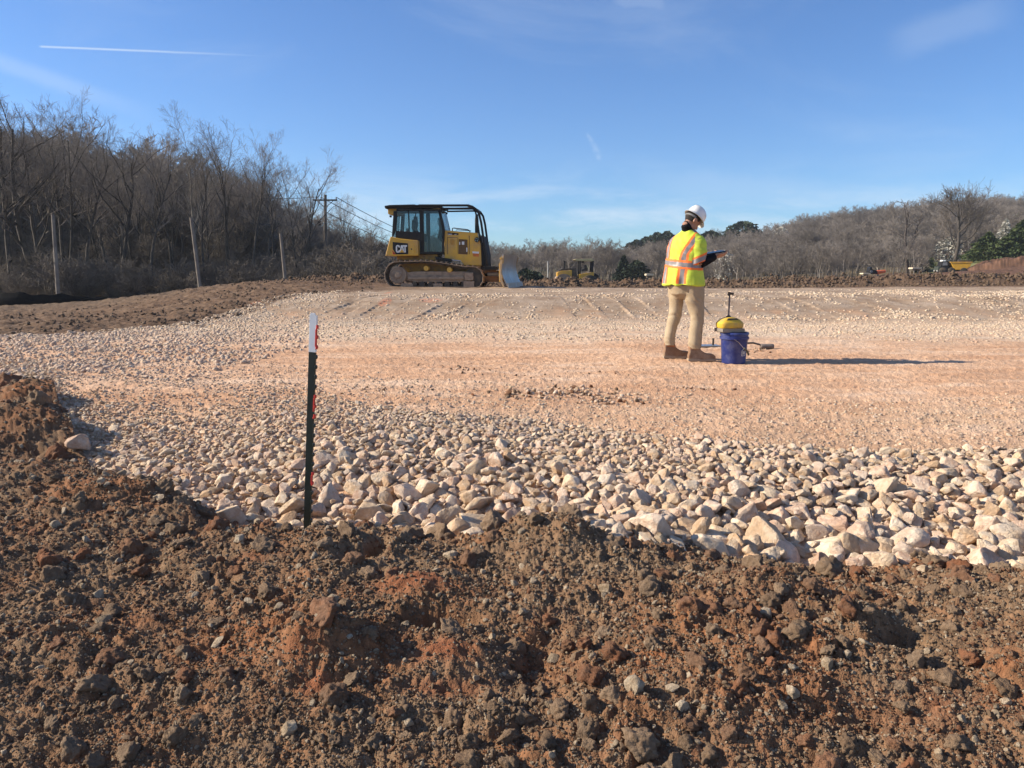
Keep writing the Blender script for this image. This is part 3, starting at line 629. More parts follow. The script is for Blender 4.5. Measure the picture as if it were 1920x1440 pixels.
# ------------------------------------------------------------------ clods and stones of the soil bank, gravel of the pad
def soil_pts(n, lo=1.75, hi=8.5, pw=1.0):
    u = r_.uniform(-330, 2350, n); ph = pxu(u); e = np.interp(u, YB[:, 0], YB[:, 1]); y = 1 / (1 / lo + (1 / (e + .05) - 1 / lo) * r_.uniform(0, 1, n) ** pw); x = ph * y
    k = y < yb(x, y) + .02; return x[k], y[k]
HERO_CLODS = [  # (px, py, depth, radius, kind 0 brown 1 red 2 grey stone, label)
    (610, 1205, 2.70, .060, 1, 'large crumbly red-brown clod low in the soil bank below the metal post'),
    (196, 1160, 2.87, .028, 2, 'pale grey stone lying among brown crumbs on the left of the soil bank'),
    (1190, 1300, 2.42, .040, 2, 'white angular stone with a dark cleft beside it, front of the soil bank'),
    (1200, 1392, 2.20, .052, 0, 'big tan clod at the bottom edge, below the white angular stone'),
    (1262, 1297, 2.43, .022, 2, 'cream stone close to the right of the white angular stone'),
    (1720, 1238, 2.62, .034, 0, 'grey-brown clod with a flat face standing in front of the dark hollow'),
    (1553, 1252, 2.57, .030, 2, 'olive stone under the dark hollow in the soil bank'),
    (1400, 1275, 2.50, .034, 1, 'rust coloured clod casting a short shadow, right half of the soil bank'),
    (1885, 1300, 2.45, .036, 0, 'long brown clod near the right edge of the photo'),
    (1888, 1312, 2.40, .020, 2, 'yellowish stone just below the long brown clod at the right edge'),
    (596, 975, 3.98, .050, 0, 'dark clod leaning against the foot of the metal post'),
    (635, 985, 4.00, .022, 1, 'small rust-brown clod beside the dark clod at the post foot'),
    (385, 968, 4.02, .055, 0, 'dark round clod sitting on the edge of the cream rocks'),
    (345, 975, 4.00, .045, 0, 'dark lump behind the round clod at the edge of the rocks'),
    (300, 965, 4.10, .040, 2, 'grey stone on the soil rim, left of the dark round clod'),
    (830, 993, 3.90, .07, 0, 'flat slabby clod on the rim of the soil against pale rocks'),
    (1240, 1035, 3.66, .055, 2, 'grey-brown stone half on the soil and half on the rocks, below the worker'),
    (1205, 1025, 3.70, .05, 0, 'tan clod next to the grey-brown stone below the worker'),
    (1725, 1028, 3.74, .045, 0, 'dark clod on the soil rim in front of the rocks, right'),
    (1415, 1075, 3.35, .055, 0, 'dark grey clod below the soil rim, right of centre'),
    (270, 1270, 2.55, .032, 0, 'brown rounded clod in the left half of the soil bank'),
    (350, 1272, 2.54, .026, 1, 'reddish clod beside the brown rounded clod, left half'),
    (175, 1288, 2.50, .046, 0, 'wide tan clod in the left half of the soil bank'),
    (545, 1360, 2.30, .034, 2, 'pale grey flat stone near the bottom edge, left of centre'),
    (1030, 1150, 2.92, .024, 1, 'round orange-brown pebble among grey crumbs, centre of the soil bank'),
    (1000, 1095, 3.2, .022, 2, 'pale pebble just under the crest, centre of the soil bank'),
]
hc = []
for px, py, dep, r, k, lab in HERO_CLODS:
    X, Y, _ = px2w(px, py, dep); hc.append((X, Y, r))
    me = CLOD_ME[rr_.choice([0, 3, 6]) + k]; o = rock_obj('stone' if k == 2 else 'clod', me, (X, Y, smoothz(X, Y, r * .7) + r * .28), r * .92, rr_)
    tag(o, lab, 'stone' if k == 2 else 'soil clod')
x, y = soil_pts(2600); o_ = np.argsort(y); ang = r_.uniform(0, 1, len(x)); rad = y * np.where(ang < .10, r_.uniform(.009, .0145, len(x)), r_.uniform(.0042, .009, len(x)))
cc = [(a, b, c) for a, b, c in zip(x, y, rad) if all((a - X) ** 2 + (b - Y) ** 2 > (c + r) ** 2 for X, Y, r in hc)]; cc.sort(key=lambda q: -q[2])
cc = [q for q in dart(cc, .08, .95)[:800] if smear(np.array([q[0]]), np.array([q[1]]))[0] < .35]
vis = sorted([q for q in cc if -10 < q[0] / q[1] * FPX + 960 < 1930], key=lambda q: -q[2] / q[1])[:264]; vs = set(vis)
cx_, cy_ = np.array([q[0] for q in vis]), np.array([q[1] for q in vis]); cz_ = HF(cx_, cy_); kn = gnoise(cx_ * 1.6, cy_ * 1.6, 12)
KN = ['dull brown soil clod', 'reddish soil clod', 'greyish stone']
for i, (X, Y, r) in enumerate(vis):
    k = 2 if rr_.random() < .20 else 1 if kn[i] + rr_.uniform(-.35, .35) > .22 else 0
    if k == 2: r *= .75
    o = rock_obj('stone' if k == 2 else 'clod', CLOD_ME[rr_.choice([0, 3, 6]) + k], (X, Y, cz_[i] + r * (.18 if k == 2 else .02)), r * (1 if k == 2 else 1.12), rr_)
    q = px = X / Y * FPX + 960; d = (np.interp(px, YB[:, 0], YB[:, 1]) - Y); row = 'near the crest' if d < .55 else 'half way down' if d < 1.15 else 'near the bottom edge'
    sec = 'on the left third' if px < 640 else 'on the middle third' if px < 1280 else 'on the right third'
    tag(o, f'{KN[k]} {row} of the soil bank, {sec}', 'stone' if k == 2 else 'soil clod', f'{KN[k]}s {row} of the soil bank, {sec}')
CP = [o for o in COL.objects if o.name.split('.')[0] in ('clod', 'stone')]
CB = [[next(o for o in CP if o.data == CLOD_ME[j]) for j in (0, 3, 6)[:]] if False else None for _ in range(1)]
def first_of(me): return next((o for o in COL.objects if o.data == me), None)
protoB = [p for p in (first_of(CLOD_ME[j]) for j in (0, 3, 6)) if p]; protoR = [p for p in (first_of(CLOD_ME[j]) for j in (1, 4, 7)) if p]; protoG = [p for p in (first_of(CLOD_ME[j]) for j in (2, 5, 8)) if p]
# tiny low-detail stones lie on the ground as things of their own and lend their shape to the countless crumbs
SMD = rock_material('dark_lump', (.105, .068, .044), (.145, .100, .068), white=(.18, .135, .10), wamt=.3, dust=(.08, .048, .03), damt=.5)
TINY = []
for k, (nm, mt, sd_, lump) in enumerate((('crumb', SM[0], 401, .15), ('crumb', SM[0], 402, .1), ('crumb', SM[1], 403, .15), ('crumb', SM[2], 404, 0), ('crumb', SM[2], 405, 0), ('pebble', RM[0], 411, 0), ('pebble', RM[1], 412, 0), ('pebble', RM[2], 413, 0), ('pebble', RM[0], 414, 0), ('lump', SMD, 421, .15), ('lump', SMD, 422, .12))):
    me = stone_mesh(nm, sd_, 3 if k < 5 else 2, 9, (1, .8, .66), .05, lump); me.materials.append(mt)
    X, Y, _ = px2w(700 + 60 * k, 1330, 2.38) if k < 5 else px2w(700 + 60 * k, 735 + k, 7.0) if k < 9 else px2w(1420 + 90 * (k - 9), 530, 34.2); r = .012 if k < 5 else .022 if k < 9 else .10
    o = rock_obj(nm, me, (X, Y, hz(X, Y) + r * .3), r, rr_); TINY.append(o)
    tag(o, ['small brown crumb', 'small dull brown crumb', 'small red-brown crumb', 'small grey chip', 'small pale grey chip', 'small cream pebble', 'small tan pebble', 'small pinkish pebble', 'small whitish pebble', 'dark soil lump', 'second dark soil lump'][k] + (f' near the bottom edge, {["below the red streak", "below the red patch", "under the smooth red patch", "below the grey crumbs", "left of the white angular stone"][k]}' if k < 5 else f' on the compacted pad {["past the metal post", "in front of the dozer", "before the soil crumbs", "among the soil crumbs on the pad"][k - 5]}' if k < 9 else ' on the face of the long spoil bank, above the bucket'), 'lump' if k > 8 else 'crumb' if k < 5 else 'pebble')
n0 = 104000; x, y = soil_pts(n0, pw=1.0)
rad = y * (0.0009 + 0.0030 * r_.beta(1.0, 4.5, len(x)) + np.where(r_.uniform(0, 1, len(x)) < .03, r_.uniform(.001, .0035, len(x)), 0))
den = sstep(-.9, .2, fbm(x, y, 2.6, 3, .6, 301) + .25); k = r_.uniform(0, 1, len(x)) < (.25 + .75 * den) * (1 - .75 * np.clip(smear(x, y) * 1.5, 0, 1)); x, y, rad = x[k], y[k], rad[k]
n = len(x); kn = fbm(x, y, 1.5, 2, .5, 12) + r_.uniform(-.3, .3, n); q = r_.uniform(0, 1, n)
pid = np.where(q < .28, 3 + (q < .12), np.where(kn > .22, 2, r_.integers(0, 2, n)))
scatter('soil_crumbs', np.stack([x, y, HF(x, y) + rad * .3], -1), rrot(n, 1.2), rscl(rad * 1.3), pid, TINY[:5], 'loose brown and grey crumbs and chips strewn over the soil bank', 'soil crumbs')
# gravel of the pad and the stony bands
def band(n, f):
    u = r_.uniform(-200, 2350, n); y = f(n, u); return pxu(u) * y, y
X_, Y_, R2, = [], [], []
x, y = band(15000, lambda n, u: bank_edge(u) - .9 + 2.6 * r_.uniform(0, 1, n) ** 1.5); k = y > yb(x, y) + .05; X_.append(x[k]); Y_.append(y[k]); R2.append((.006 + .020 * r_.beta(1, 3.2, int(k.sum()))))
x, y = band(26000, lambda n, u: r_.uniform(5.6, 13, n)); k = (r_.uniform(0, 1, n := len(x)) < .15 + .6 * sstep(0, .8, fbm(x * .4, y, 1.2, 3, .5, 311))) & (y < yg(x, y)); X_.append(x[k]); Y_.append(y[k]); R2.append((.004 + .014 * r_.beta(1, 4, int(k.sum()))))
x, y = band(24000, lambda n, u: 11.8 + 5.6 * r_.uniform(0, 1, n)); k = (r_.uniform(0, 1, len(x)) < sstep(-.5, .5, fbm(x * .6, y, 0.8, 3, .5, 321) + .9 * np.exp(-((y - 15.4) / 1.9) ** 2))) & (y < yg(x, y) * 1.02); X_.append(x[k]); Y_.append(y[k]); R2.append((.009 + .03 * r_.beta(1, 2.4, int(k.sum()))))
x, y = band(42000, lambda n, u: 17.2 + 8.5 * r_.uniform(0, 1, n) ** 1.6); k = (r_.uniform(0, 1, len(x)) < .10 * (y < 22) + sstep(.22, .75, fbm(x * .7, y * .6, 0.55, 4, .55, 331) + .42 * np.exp(-((y - 20.0) / .9) ** 2) * sstep(-9, -6, x) + .35 * sstep(3, 10, x) * sstep(18.5, 20, y))) & (y < yg(x, y) * .99); X_.append(x[k]); Y_.append(y[k]); R2.append((.012 + .045 * r_.beta(1, 2.2, int(k.sum()))))
u = r_.uniform(-150, 720, 26000); y = np.interp(u, YG[:, 0], YG[:, 1]) * (1.05 - .55 * r_.uniform(0, 1, 26000) ** 1.4); x = pxu(u) * y; k = (y > bank_edge(u) - .6) & (r_.uniform(0, 1, 26000) < sstep(720, 420, u) * (.25 + .75 * sstep(-.5, .5, fbm(x, y, .9, 3, .5, 341)))); X_.append(x[k]); Y_.append(y[k]); R2.append(.010 + .042 * r_.beta(1, 2.2, int(k.sum())))
x, y, rad = np.concatenate(X_), np.concatenate(Y_), np.concatenate(R2); n = len(x); wht = sstep(10.5, 13.5, y); q = r_.uniform(0, 1, n)
pid = np.where(q < .35 + .45 * wht, r_.choice([0, 3], n), r_.integers(1, 3, n)); pid = np.where((x / y * FPX + 960 < 560) & (y < 14) & (r_.uniform(0, 1, n) < .6), 2, pid)
scatter('gravel', np.stack([x, y, HF(x, y) - rad * .10], -1), rrot(n, .9), rscl(rad * 1.25), pid, TINY[5:], 'loose pale limestone gravel spread over the pad and the far slope', 'gravel')
# dark crumbs dropped in a row across the pad, brown lumps on the shoulder and on the long spoil bank
P = []
for px, py, sp, nn, r0, r1 in ((1000, 742, 90, 46, .012, .03), (1085, 735, 60, 28, .012, .028), (1150, 755, 80, 30, .01, .025), (1060, 745, 110, 60, .008, .018), (870, 690, 60, 24, .008, .02), (1290, 725, 90, 30, .008, .016), (1000, 700, 260, 60, .006, .014), (720, 735, 90, 40, .008, .018), (1420, 660, 18, 24, .008, .018)):
    for _ in range(nn):
        a, b = r_.normal(px, sp * .5), r_.normal(py, 5 if py != 660 else 2); dep = np.interp(b, [640, 660, 676, 700, 720, 760], [12, 10.4, 9.4, 8.2, 7.45, 6.6]); q = px2w(a, b, dep); P.append((q[0], dep, r_.uniform(r0, r1)))
x, y, rad = [np.array(q) for q in zip(*P)]; n = len(x)
scatter('dropped_soil', np.stack([x, y, HF(x, y) + rad * .4], -1), rrot(n, 1), rscl(rad * 1.3), r_.integers(0, 6, n), [TINY[2], TINY[6], TINY[7], TINY[6], TINY[7], TINY[1]], 'row of dark soil crumbs dropped across the compacted pad', 'soil crumbs')
u = r_.uniform(-200, 700, 5000); y = np.interp(u, YG[:, 0], YG[:, 1]) * r_.uniform(.98, 1.0, 5000) + 13 * r_.uniform(0, 1, 5000) ** 1.2; x = pxu(u) * y; k = (y < 33) & (x < -3) & (r_.uniform(0, 1, 5000) < sstep(-.3, .5, fbm(x, y, .5, 3, .5, 351))); x, y = x[k], y[k]
x2 = r_.uniform(-14, 26, 7500); y2 = berm_y(x2) + r_.uniform(-2.3, 1.0, 7500); x = np.concatenate([x, x2]); y = np.concatenate([y, y2]); rad = np.concatenate([(.012 + .075 * r_.beta(1, 4, int(k.sum()))), (.02 + .085 * r_.beta(1, 2.5, 7500))]); n = len(x)
scatter('spoil_lumps', np.stack([x, y, HF(x, y) + rad * .25], -1), rrot(n, 1), rscl(rad * 1.2), r_.integers(0, 2, n), TINY[9:11], 'dark lumps of soil on the long spoil bank and the brown shoulder behind the pad', 'soil lumps')
# ------------------------------------------------------------------ trees
def grow(seed, H, spread=.5, trunk_r=.16, levels=4, kids=(9, 7, 6, 5), first=.28, up=.25, wig=.085, twig=.0072, lean=0.0, forks=1, ratio=.55):
    """a bare tree: returns trunk segments and twig segments [(p0, p1, r0, r1)]"""
    r = random.Random(seed); segs = [[], []]
    def branch(p, d, L, rad, lev):
        n = max(3, int(L / (.5 if lev < 2 else .35))) if lev < 3 else 3
        n = min(n, 12); pts = [p]; dd = d.copy(); q = p.copy()
        for i in range(n):
            w_ = wig * (.5 if lev == 0 else 1 + lev * .5); dd = (dd + Vector((r.gauss(0, w_), r.gauss(0, w_), r.gauss(0, w_ * .6) + (up * .09 if lev else .02)))).normalized()
            q = q + dd * (L / n); pts.append(q.copy())
        rend = rad * (.30 if lev == 0 else .28)
        for i in range(n):
            a = rad + (rend - rad) * i / n; b = rad + (rend - rad) * (i + 1) / n
            segs[0 if lev <= 1 and rad > .025 else 1].append((pts[i], pts[i + 1], max(a, twig), max(b, twig * .8), lev))
        if lev >= levels: return
        kn = kids[lev]
        for k in range(kn):
            t = first + (1 - first) * (k + r.random()) / kn if lev == 0 else .2 + .8 * (k + r.random()) / kn
            i = min(n - 1, int(t * n)); f = t * n - i; base = pts[i].lerp(pts[i + 1], f); dirb = (pts[i + 1] - pts[i]).normalized()
            side = Vector((r.gauss(0, 1), r.gauss(0, 1), r.gauss(0, .35))); side = (side - dirb * side.dot(dirb)).normalized()
            an = r.uniform(.45, .90) * (spread / .5) if lev == 0 else r.uniform(.40, .95)
            nd = (dirb * math.cos(an) + side * math.sin(an) + Vector((0, 0, up * .35))).normalized()
            br = (rad + (rend - rad) * t) * r.uniform(.45, .75)
            bl = L * ratio * (1.15 - .60 * t if lev == 0 else 1.05 - .45 * t if lev < 3 else 1.25) * r.uniform(.7, 1.2)
            branch(base, nd, bl, max(br, twig), lev + 1)
    for f in range(forks):
        a = r.uniform(0, 6.28); tl = (.10 + .16 * (forks > 1)) * r.random() + lean
        branch(Vector((0, 0, -.4)), Vector((math.cos(a) * tl, math.sin(a) * tl, 1)).normalized(), H * r.uniform(.8, 1.0) if f else H, trunk_r * (1 if f == 0 else .75), 0)
    return segs
def seg_mesh(name, segs, m, sides=None):
    if not segs: segs = [(Vector((0, 0, 0)), Vector((0, 0, .1)), .01, .01, 0)]
    p0 = np.array([s[0] for s in segs]); p1 = np.array([s[1] for s in segs]); r0 = np.array([s[2] for s in segs]); r1 = np.array([s[3] for s in segs]); k = sides or 3
    d = p1 - p0; d /= np.linalg.norm(d, axis=1)[:, None] + 1e-9; ref = np.where(np.abs(d[:, 2:3]) > .9, [[1., 0, 0]], [[0, 0, 1.]]); a = np.cross(d, ref); a /= np.linalg.norm(a, axis=1)[:, None] + 1e-9; b = np.cross(d, a)
    n = len(segs); V = np.zeros((n, 2 * k, 3))
    for j in range(k):
        t = 2 * math.pi * j / k; o_ = a * math.cos(t) + b * math.sin(t); V[:, j] = p0 + o_ * r0[:, None]; V[:, k + j] = p1 + d * r1[:, None] * .3 + o_ * r1[:, None]
    base = (np.arange(n) * 2 * k)[:, None]; F = []
    for j in range(k): F.append(base + np.array([[j, (j + 1) % k, k + (j + 1) % k, k + j]]))
    me = npmesh(name, V.reshape(-1, 3), np.concatenate(F)); me.materials.append(m); return me
BARK = mat('bark', (.045, .036, .029), (.085, .070, .057), rough=.95, scale=3, rnd_v=.5)
TWIG = mat('twigs', (.165, .135, .112), (.215, .182, .155), rough=.95, scale=.6, rnd_v=.4)
PALEBARK = mat('pale_bark', (.26, .23, .19), (.13, .11, .09), rough=.95, scale=2)
HTWIG = mat('far_twigs', (.176, .149, .127), (.240, .209, .180), rough=.95, scale=.2, rnd_v=.8)
TREES = []   # prototypes: (trunk mesh, crown mesh, height)
def tree_kind(seed, H, bark, twigm, **k):
    s = grow(seed, H, **k); zt = float(np.percentile([a[1].z for a in s[1]], 98.5)); return (seg_mesh('trunk', s[0], bark, 6), seg_mesh('crown', s[1], twigm, 3), zt)
for sd_, H, k in ((1, 11, dict(spread=.50, trunk_r=.20, kids=(9, 6, 6, 3), first=.36)), (2, 12, dict(spread=.42, trunk_r=.18, kids=(10, 6, 6, 3), first=.40, up=.5)), (3, 11, dict(spread=.6, trunk_r=.24, kids=(8, 7, 6, 3), first=.28, forks=2, wig=.09)),
                  (4, 12.5, dict(spread=.36, trunk_r=.15, kids=(10, 6, 5, 3), first=.45, up=.6)), (5, 10, dict(spread=.58, trunk_r=.17, kids=(9, 6, 6, 3), first=.33, wig=.095)), (6, 11, dict(spread=.45, trunk_r=.16, kids=(8, 6, 6, 3), first=.38, forks=2, up=.4)), (7, 9, dict(spread=.5, trunk_r=.12, kids=(9, 6, 5, 3), first=.3))):
    TREES.append(tree_kind(sd_, H, BARK, TWIG, **k))
PALE = tree_kind(11, 12, PALEBARK, mat('pale_twigs', (.20, .17, .14), (.15, .13, .11), rough=.95, scale=.6), spread=.40, trunk_r=.16, kids=(10, 7, 6, 4), first=.35, up=.5)
OAK = tree_kind(12, 9, mat('oak_bark', (.060, .048, .040), (.09, .075, .062), rough=.95), mat('oak_twigs', (.12, .098, .08), (.16, .132, .11), rough=.95), spread=.72, trunk_r=.30, kids=(14, 8, 6, 3), first=.20, ratio=.66, twig=.018, up=.45)
SNAG = tree_kind(13, 9, mat('dark_bark', (.05, .038, .032), (.08, .065, .055), rough=.95), HTWIG, spread=.6, trunk_r=.26, levels=3, kids=(7, 4, 3), first=.25, wig=.17, twig=.03, ratio=.55)
HILLT = [tree_kind(20 + i, 8.5, HTWIG, HTWIG, spread=.46 + .1 * (i % 2), trunk_r=.13, levels=4, kids=(8, 6, 5, 3), first=.26 + .1 * (i % 2), twig=.017, up=.4, ratio=.56, forks=1 + (i == 3)) for i in range(4)]
BRUSH = mat('brown_brush', (.130, .106, .084), (.18, .152, .124), rough=.95, scale=.6, rnd_v=.6)
BUSH = [tree_kind(30 + i, 2.3, BRUSH, BRUSH, spread=.55, trunk_r=.03, levels=3, kids=(7, 6, 5), first=.12, forks=4, twig=.009) for i in range(3)]
def place_tree(kind, x, y, h, label, group=None, name='bare_tree', rz=None, cat='tree', sink=0.0, sx=1.0):
    t = empty(name, (x, y, hz(x, y) - sink), rr_.uniform(0, 6.28) if rz is None else rz); s = h / kind[2]; t.scale = (s * sx, s * sx, s); tag(t, label, cat, group)
    meshes = (('trunk', kind[0]), ('crown', kind[1]))
    for nm, me in meshes: o = bpy.data.objects.new(nm, me); COL.objects.link(o); o.parent = t
    return t
# the wood on the left: front row measured one by one (px of the trunk, depth, py of the tip)
FRONT = [(-60, 46, 165, 2, ''), (30, 47, 178, 0, 'thick dark bare tree at the left edge of the photo, its limbs bent low'), (75, 49, 200, 2, 'dark forked bare tree behind the upright grey pole by the silt fence'), (128, 50, 188, 5, 'tall bare tree whose tip stands highest over the silt fence'), (172, 50, 238, 1, 'bare tree over the end of the silt fence'), (232, 50, 244, 4, 'broad bare tree between the silt fence and the leaning pole'), (292, 48, 246, 1, 'dark upright bare tree left of the leaning pole, trunk clear to the ground'), (330, 54, 262, 3, 'slim bare tree just left of the leaning pole'),
         (378, 52, 214, 7, 'pale-barked bare tree rising above its neighbours behind the leaning pole'), (388, 47, 268, 3, 'dark bare tree right of the leaning pole'), (430, 50, 240, 1, 'bare tree with steep limbs in the middle of the left wood'), (478, 48, 240, 3, 'tall slender bare tree, the right one of the high pair mid-wood'), (520, 52, 290, 6, 'thin bare tree left of the short pole behind the brown shoulder'), (566, 50, 300, 5, 'dark curved bare tree between the short pole and the crossarm pole'), (583, 62, 368, 3, 'slim bare tree just behind the crossarm pole'), (648, 70, 372, 7, 'pale slender bare tree right of the crossarm pole'), (668, 66, 375, 1, 'small bare tree between crossarm pole and dozer'), (700, 68, 408, 4, 'low bare tree close behind the dozer cab'), (735, 72, 440, 6, 'bare tree hidden half behind the dozer')]
for px, y, tip, k, lab in FRONT:
    x = pxu(px) * y; base = hz(x, y); top = px2w(px, tip - (16 if px < 210 else 4), y)[2]; kind = PALE if k == 7 else TREES[k]
    place_tree(kind, x, y, top - base, lab or 'bare tree just outside the left edge of the photo')
for i in range(60):
    px = rr_.uniform(-120, 760); y = rr_.uniform(53, 82); x = pxu(px) * y; tip = np.interp(px, [-100, 130, 250, 480, 600, 700, 760], [205, 230, 285, 300, 395, 440, 465]) + rr_.uniform(-4, 50)
    h = px2w(px, tip, y)[2] - hz(x, y)
    if h < 3.5: continue
    zn = 'behind the silt fence' if px < 220 else 'behind the leaning pole' if px < 460 else 'behind the crossarm pole' if px < 640 else 'behind the dozer'
    place_tree(TREES[rr_.randrange(7)], x, y, min(h, 15), f'grey-brown bare tree deeper in the left wood, {zn}', f'bare trees of the left wood {zn}')
tr_p = {}
def ground_pts(n, fx, fy):
    u = r_.uniform(*fx, n); y = fy(n, u); x = pxu(u) * y; return x, y, u
for o in COL.objects:
    if o.type == 'MESH' and o.parent and o.name.split('.')[0] in ('trunk', 'crown'): tr_p.setdefault(o.data.name, o)
def pr(kind): return [tr_p[kind[0].name], tr_p[kind[1].name]]
used = [k for k in TREES if k[0].name in tr_p]
# brush at the foot of the wood
for i, (px, y, h) in enumerate(((40, 43, 1.8), (140, 43.5, 2.0), (255, 43, 1.7), (340, 44, 2.2))):
    x = pxu(px) * y; place_tree(BUSH[i % 3], x, y, h, ['brown leafless bush behind the black silt fence, left edge', 'brown leafless bush over the middle of the silt fence', 'brown leafless bush where the silt fence ends', 'brown leafless bush at the foot of the leaning pole'][i], None, 'bare_bush', cat='bush')
for o in COL.objects:
    if o.type == 'MESH' and o.parent and o.name.split('.')[0] in ('trunk', 'crown'): tr_p.setdefault(o.data.name, o)
n = 420; x, y, u = ground_pts(n, (-300, 800), lambda n, u: 43 + 26 * r_.uniform(0, 1, n) ** 1.6); h = (.6 + 2.6 * r_.beta(1, 2.2, n)) / 2.3
scatter('undergrowth', np.stack([x, y, HF(x, y) - .1], -1), np.stack([x * 0, x * 0, r_.uniform(0, 6.28, n)], -1), np.stack([h * r_.uniform(.9, 1.5, n), h * 1.2, h], -1), r_.integers(0, 3, n), [pr(k) for k in BUSH], 'tangle of leafless brush under the trees of the left wood', 'undergrowth')

# the hill across the valley and the trees one can tell apart there
def wp(px, tip, y): return pxu(px) * y, y, px2w(px, tip, y)[2]
def lone(kind, px, tip, y, lab, name='bare_tree', sx=1.0, rz=None):
    x, y, z = wp(px, tip, y); b = hz(x, y); return place_tree(kind, x, y, z - b, lab, None, name, sx=sx, rz=rz)
lone(OAK, 1780, 352, 118, 'big spreading bare oak standing highest on the right, above the yellow dump truck')
lone(SNAG, 1694, 376, 100, 'dark twisted bare tree with few limbs, left of the big spreading oak')
lone(HILLT[0], 1452, 452, 92, 'slim bare tree in front of the hill, right of the worker and tablet')
lone(HILLT[1], 1575, 440, 96, 'slim forked bare tree below the middle of the hill')
lone(HILLT[2], 1030, 452, 150, 'bare tree behind the light pole beyond the dozer blade'); lone(HILLT[3], 1008, 455, 160, 'bare tree right behind the dozer blade')
lone(HILLT[0], 925, 447, 130, 'bare tree in the gap between dozer hood and blade'); lone(HILLT[1], 1140, 448, 150, 'bare tree right of the yellow machine beyond the bank'); lone(HILLT[2], 1068, 450, 165, 'bare tree behind the yellow machine canopy')
lone(HILLT[3], 1640, 380, 150, 'bare tree on the skyline left of the dark twisted tree'); lone(HILLT[1], 1902, 372, 140, 'bare tree on the skyline at the right edge of the photo')
for o in COL.objects:
    if o.type == 'MESH' and o.parent and o.name.split('.')[0] in ('trunk', 'crown'): tr_p.setdefault(o.data.name, o)
n = 620; x, y, u = ground_pts(n, (-350, 790), lambda n, u: 60 + 150 * r_.uniform(0, 1, n) ** 1.0); h = r_.uniform(6.8, 10, n) * np.interp(u, [-300, 200, 340, 520, 640, 790], [1.2, 1.15, 1.0, .78, .52, .42]); kk = r_.integers(0, 4, n); sc = h / np.array([HILLT[q][2] for q in kk])
n2 = 800; x2, y2, u2 = ground_pts(n2, (-320, 800), lambda n, u: 56 + 85 * r_.uniform(0, 1, n)); s2 = r_.uniform(1.4, 3.8, n2) / 2.3; k2 = r_.integers(4, 7, n2)
x, y, sc, kk = np.concatenate([x, x2]), np.concatenate([y, y2]), np.concatenate([sc, s2]), np.concatenate([kk, k2]); n = len(x)
scatter('woods', np.stack([x, y, HF(x, y) - .2], -1), np.stack([x * 0, x * 0, r_.uniform(0, 6.28, n)], -1), np.stack([sc * r_.uniform(1, 1.4, n), sc * 1.2, sc], -1), kk, [pr(k) for k in HILLT + BUSH], 'mass of bare grey-brown woodland rising behind the front trees on the left', 'woodland')
n = 2600; x, y, u = ground_pts(n, (1190, 2250), lambda n, u: np.interp(u, [1190, 1400, 1700, 2200], [130, 125, 136, 132]) + 215 * r_.uniform(0, 1, n) ** 1.2)
clp = fbm(x * .05, y * .05, 1.0, 3, .6, 361); h = (4.2 + 4.2 * r_.beta(1.6, 1.6, n)) * (1 + .25 * clp) * np.interp(u, [1190, 1350, 1600], [.8, .85, 1]); kk = r_.integers(0, 4, n); hs_ = np.array([HILLT[q][2] for q in kk]); sc = h / hs_
x2, y2, u2 = ground_pts(420, (770, 1320), lambda n, u: 118 + 90 * r_.uniform(0, 1, n) ** 1.3); h2 = r_.uniform(2.5, 5.8, 420); k2 = r_.integers(0, 4, 420)
x3, y3, u3 = ground_pts(260, (1330, 1730), lambda n, u: 95 + 40 * r_.uniform(0, 1, n)); h3 = r_.uniform(2.0, 4.5, 260); k3 = r_.integers(0, 4, 260)
x, y = np.concatenate([x, x2, x3]), np.concatenate([y, y2, y3]); sc = np.concatenate([sc, h2 / 8.5, h3 / 8.5]); kk = np.concatenate([kk, k2, k3]); n = len(x)
scatter('hillside_woods', np.stack([x, y, HF(x, y) - .2], -1), np.stack([x * 0, x * 0, r_.uniform(0, 6.28, n)], -1), np.stack([sc * r_.uniform(.9, 1.3, n), sc * 1.1, sc], -1), kk, [pr(k) for k in HILLT], 'bare grey-brown wood covering the long hill across the valley', 'woodland')
# evergreens and white blossom trees: a trunk and a crown of many small leaf sprays
def sprays(name, seed, m, H, R, n, prof, size, droop=.3, base=.06, gap=.35):
    r = np.random.default_rng(seed); t = r.uniform(base, 1, n); rad = R * np.interp(t, *zip(*prof)); a = r.uniform(0, 6.28, n); q = np.sqrt(r.uniform(.08, 1, n))
    lob = 1 + gap * np.sin(a * 3 + t * 9 + seed) * np.sin(t * 23 + a) ; x = rad * q * lob * np.cos(a); y = rad * q * lob * np.sin(a); z = t * H - droop * q * rad * .3
    c = np.stack([x, y, z], -1); u_ = np.stack([np.cos(a), np.sin(a), r.normal(-.2, .5, n)], -1) + r.normal(0, .35, (n, 3)); u_ /= np.linalg.norm(u_, axis=1)[:, None]
    v_ = np.cross(u_, r.normal(0, 1, (n, 3))); v_ /= np.linalg.norm(v_, axis=1)[:, None]; s = (size * r.uniform(.6, 1.4, n))[:, None]
    V = np.stack([c - u_ * s - v_ * s * .28, c + u_ * s * .2 - v_ * s * .5, c + u_ * s * 1.2, c + u_ * s * .2 + v_ * s * .5], 1).reshape(-1, 3); i = np.arange(n)[:, None] * 4
    me = npmesh(name, V, i + np.array([[0, 1, 2, 3]]), False); me.materials.append(m); return me
def leafmat(name, c1, c2, tr=.15):
    m = mat(name, c1, c2, rough=.8, scale=1.2, rnd_v=.3, spec=.2); m.node_tree.nodes['Principled BSDF'].inputs['Transmission Weight'].default_value = 0; return m
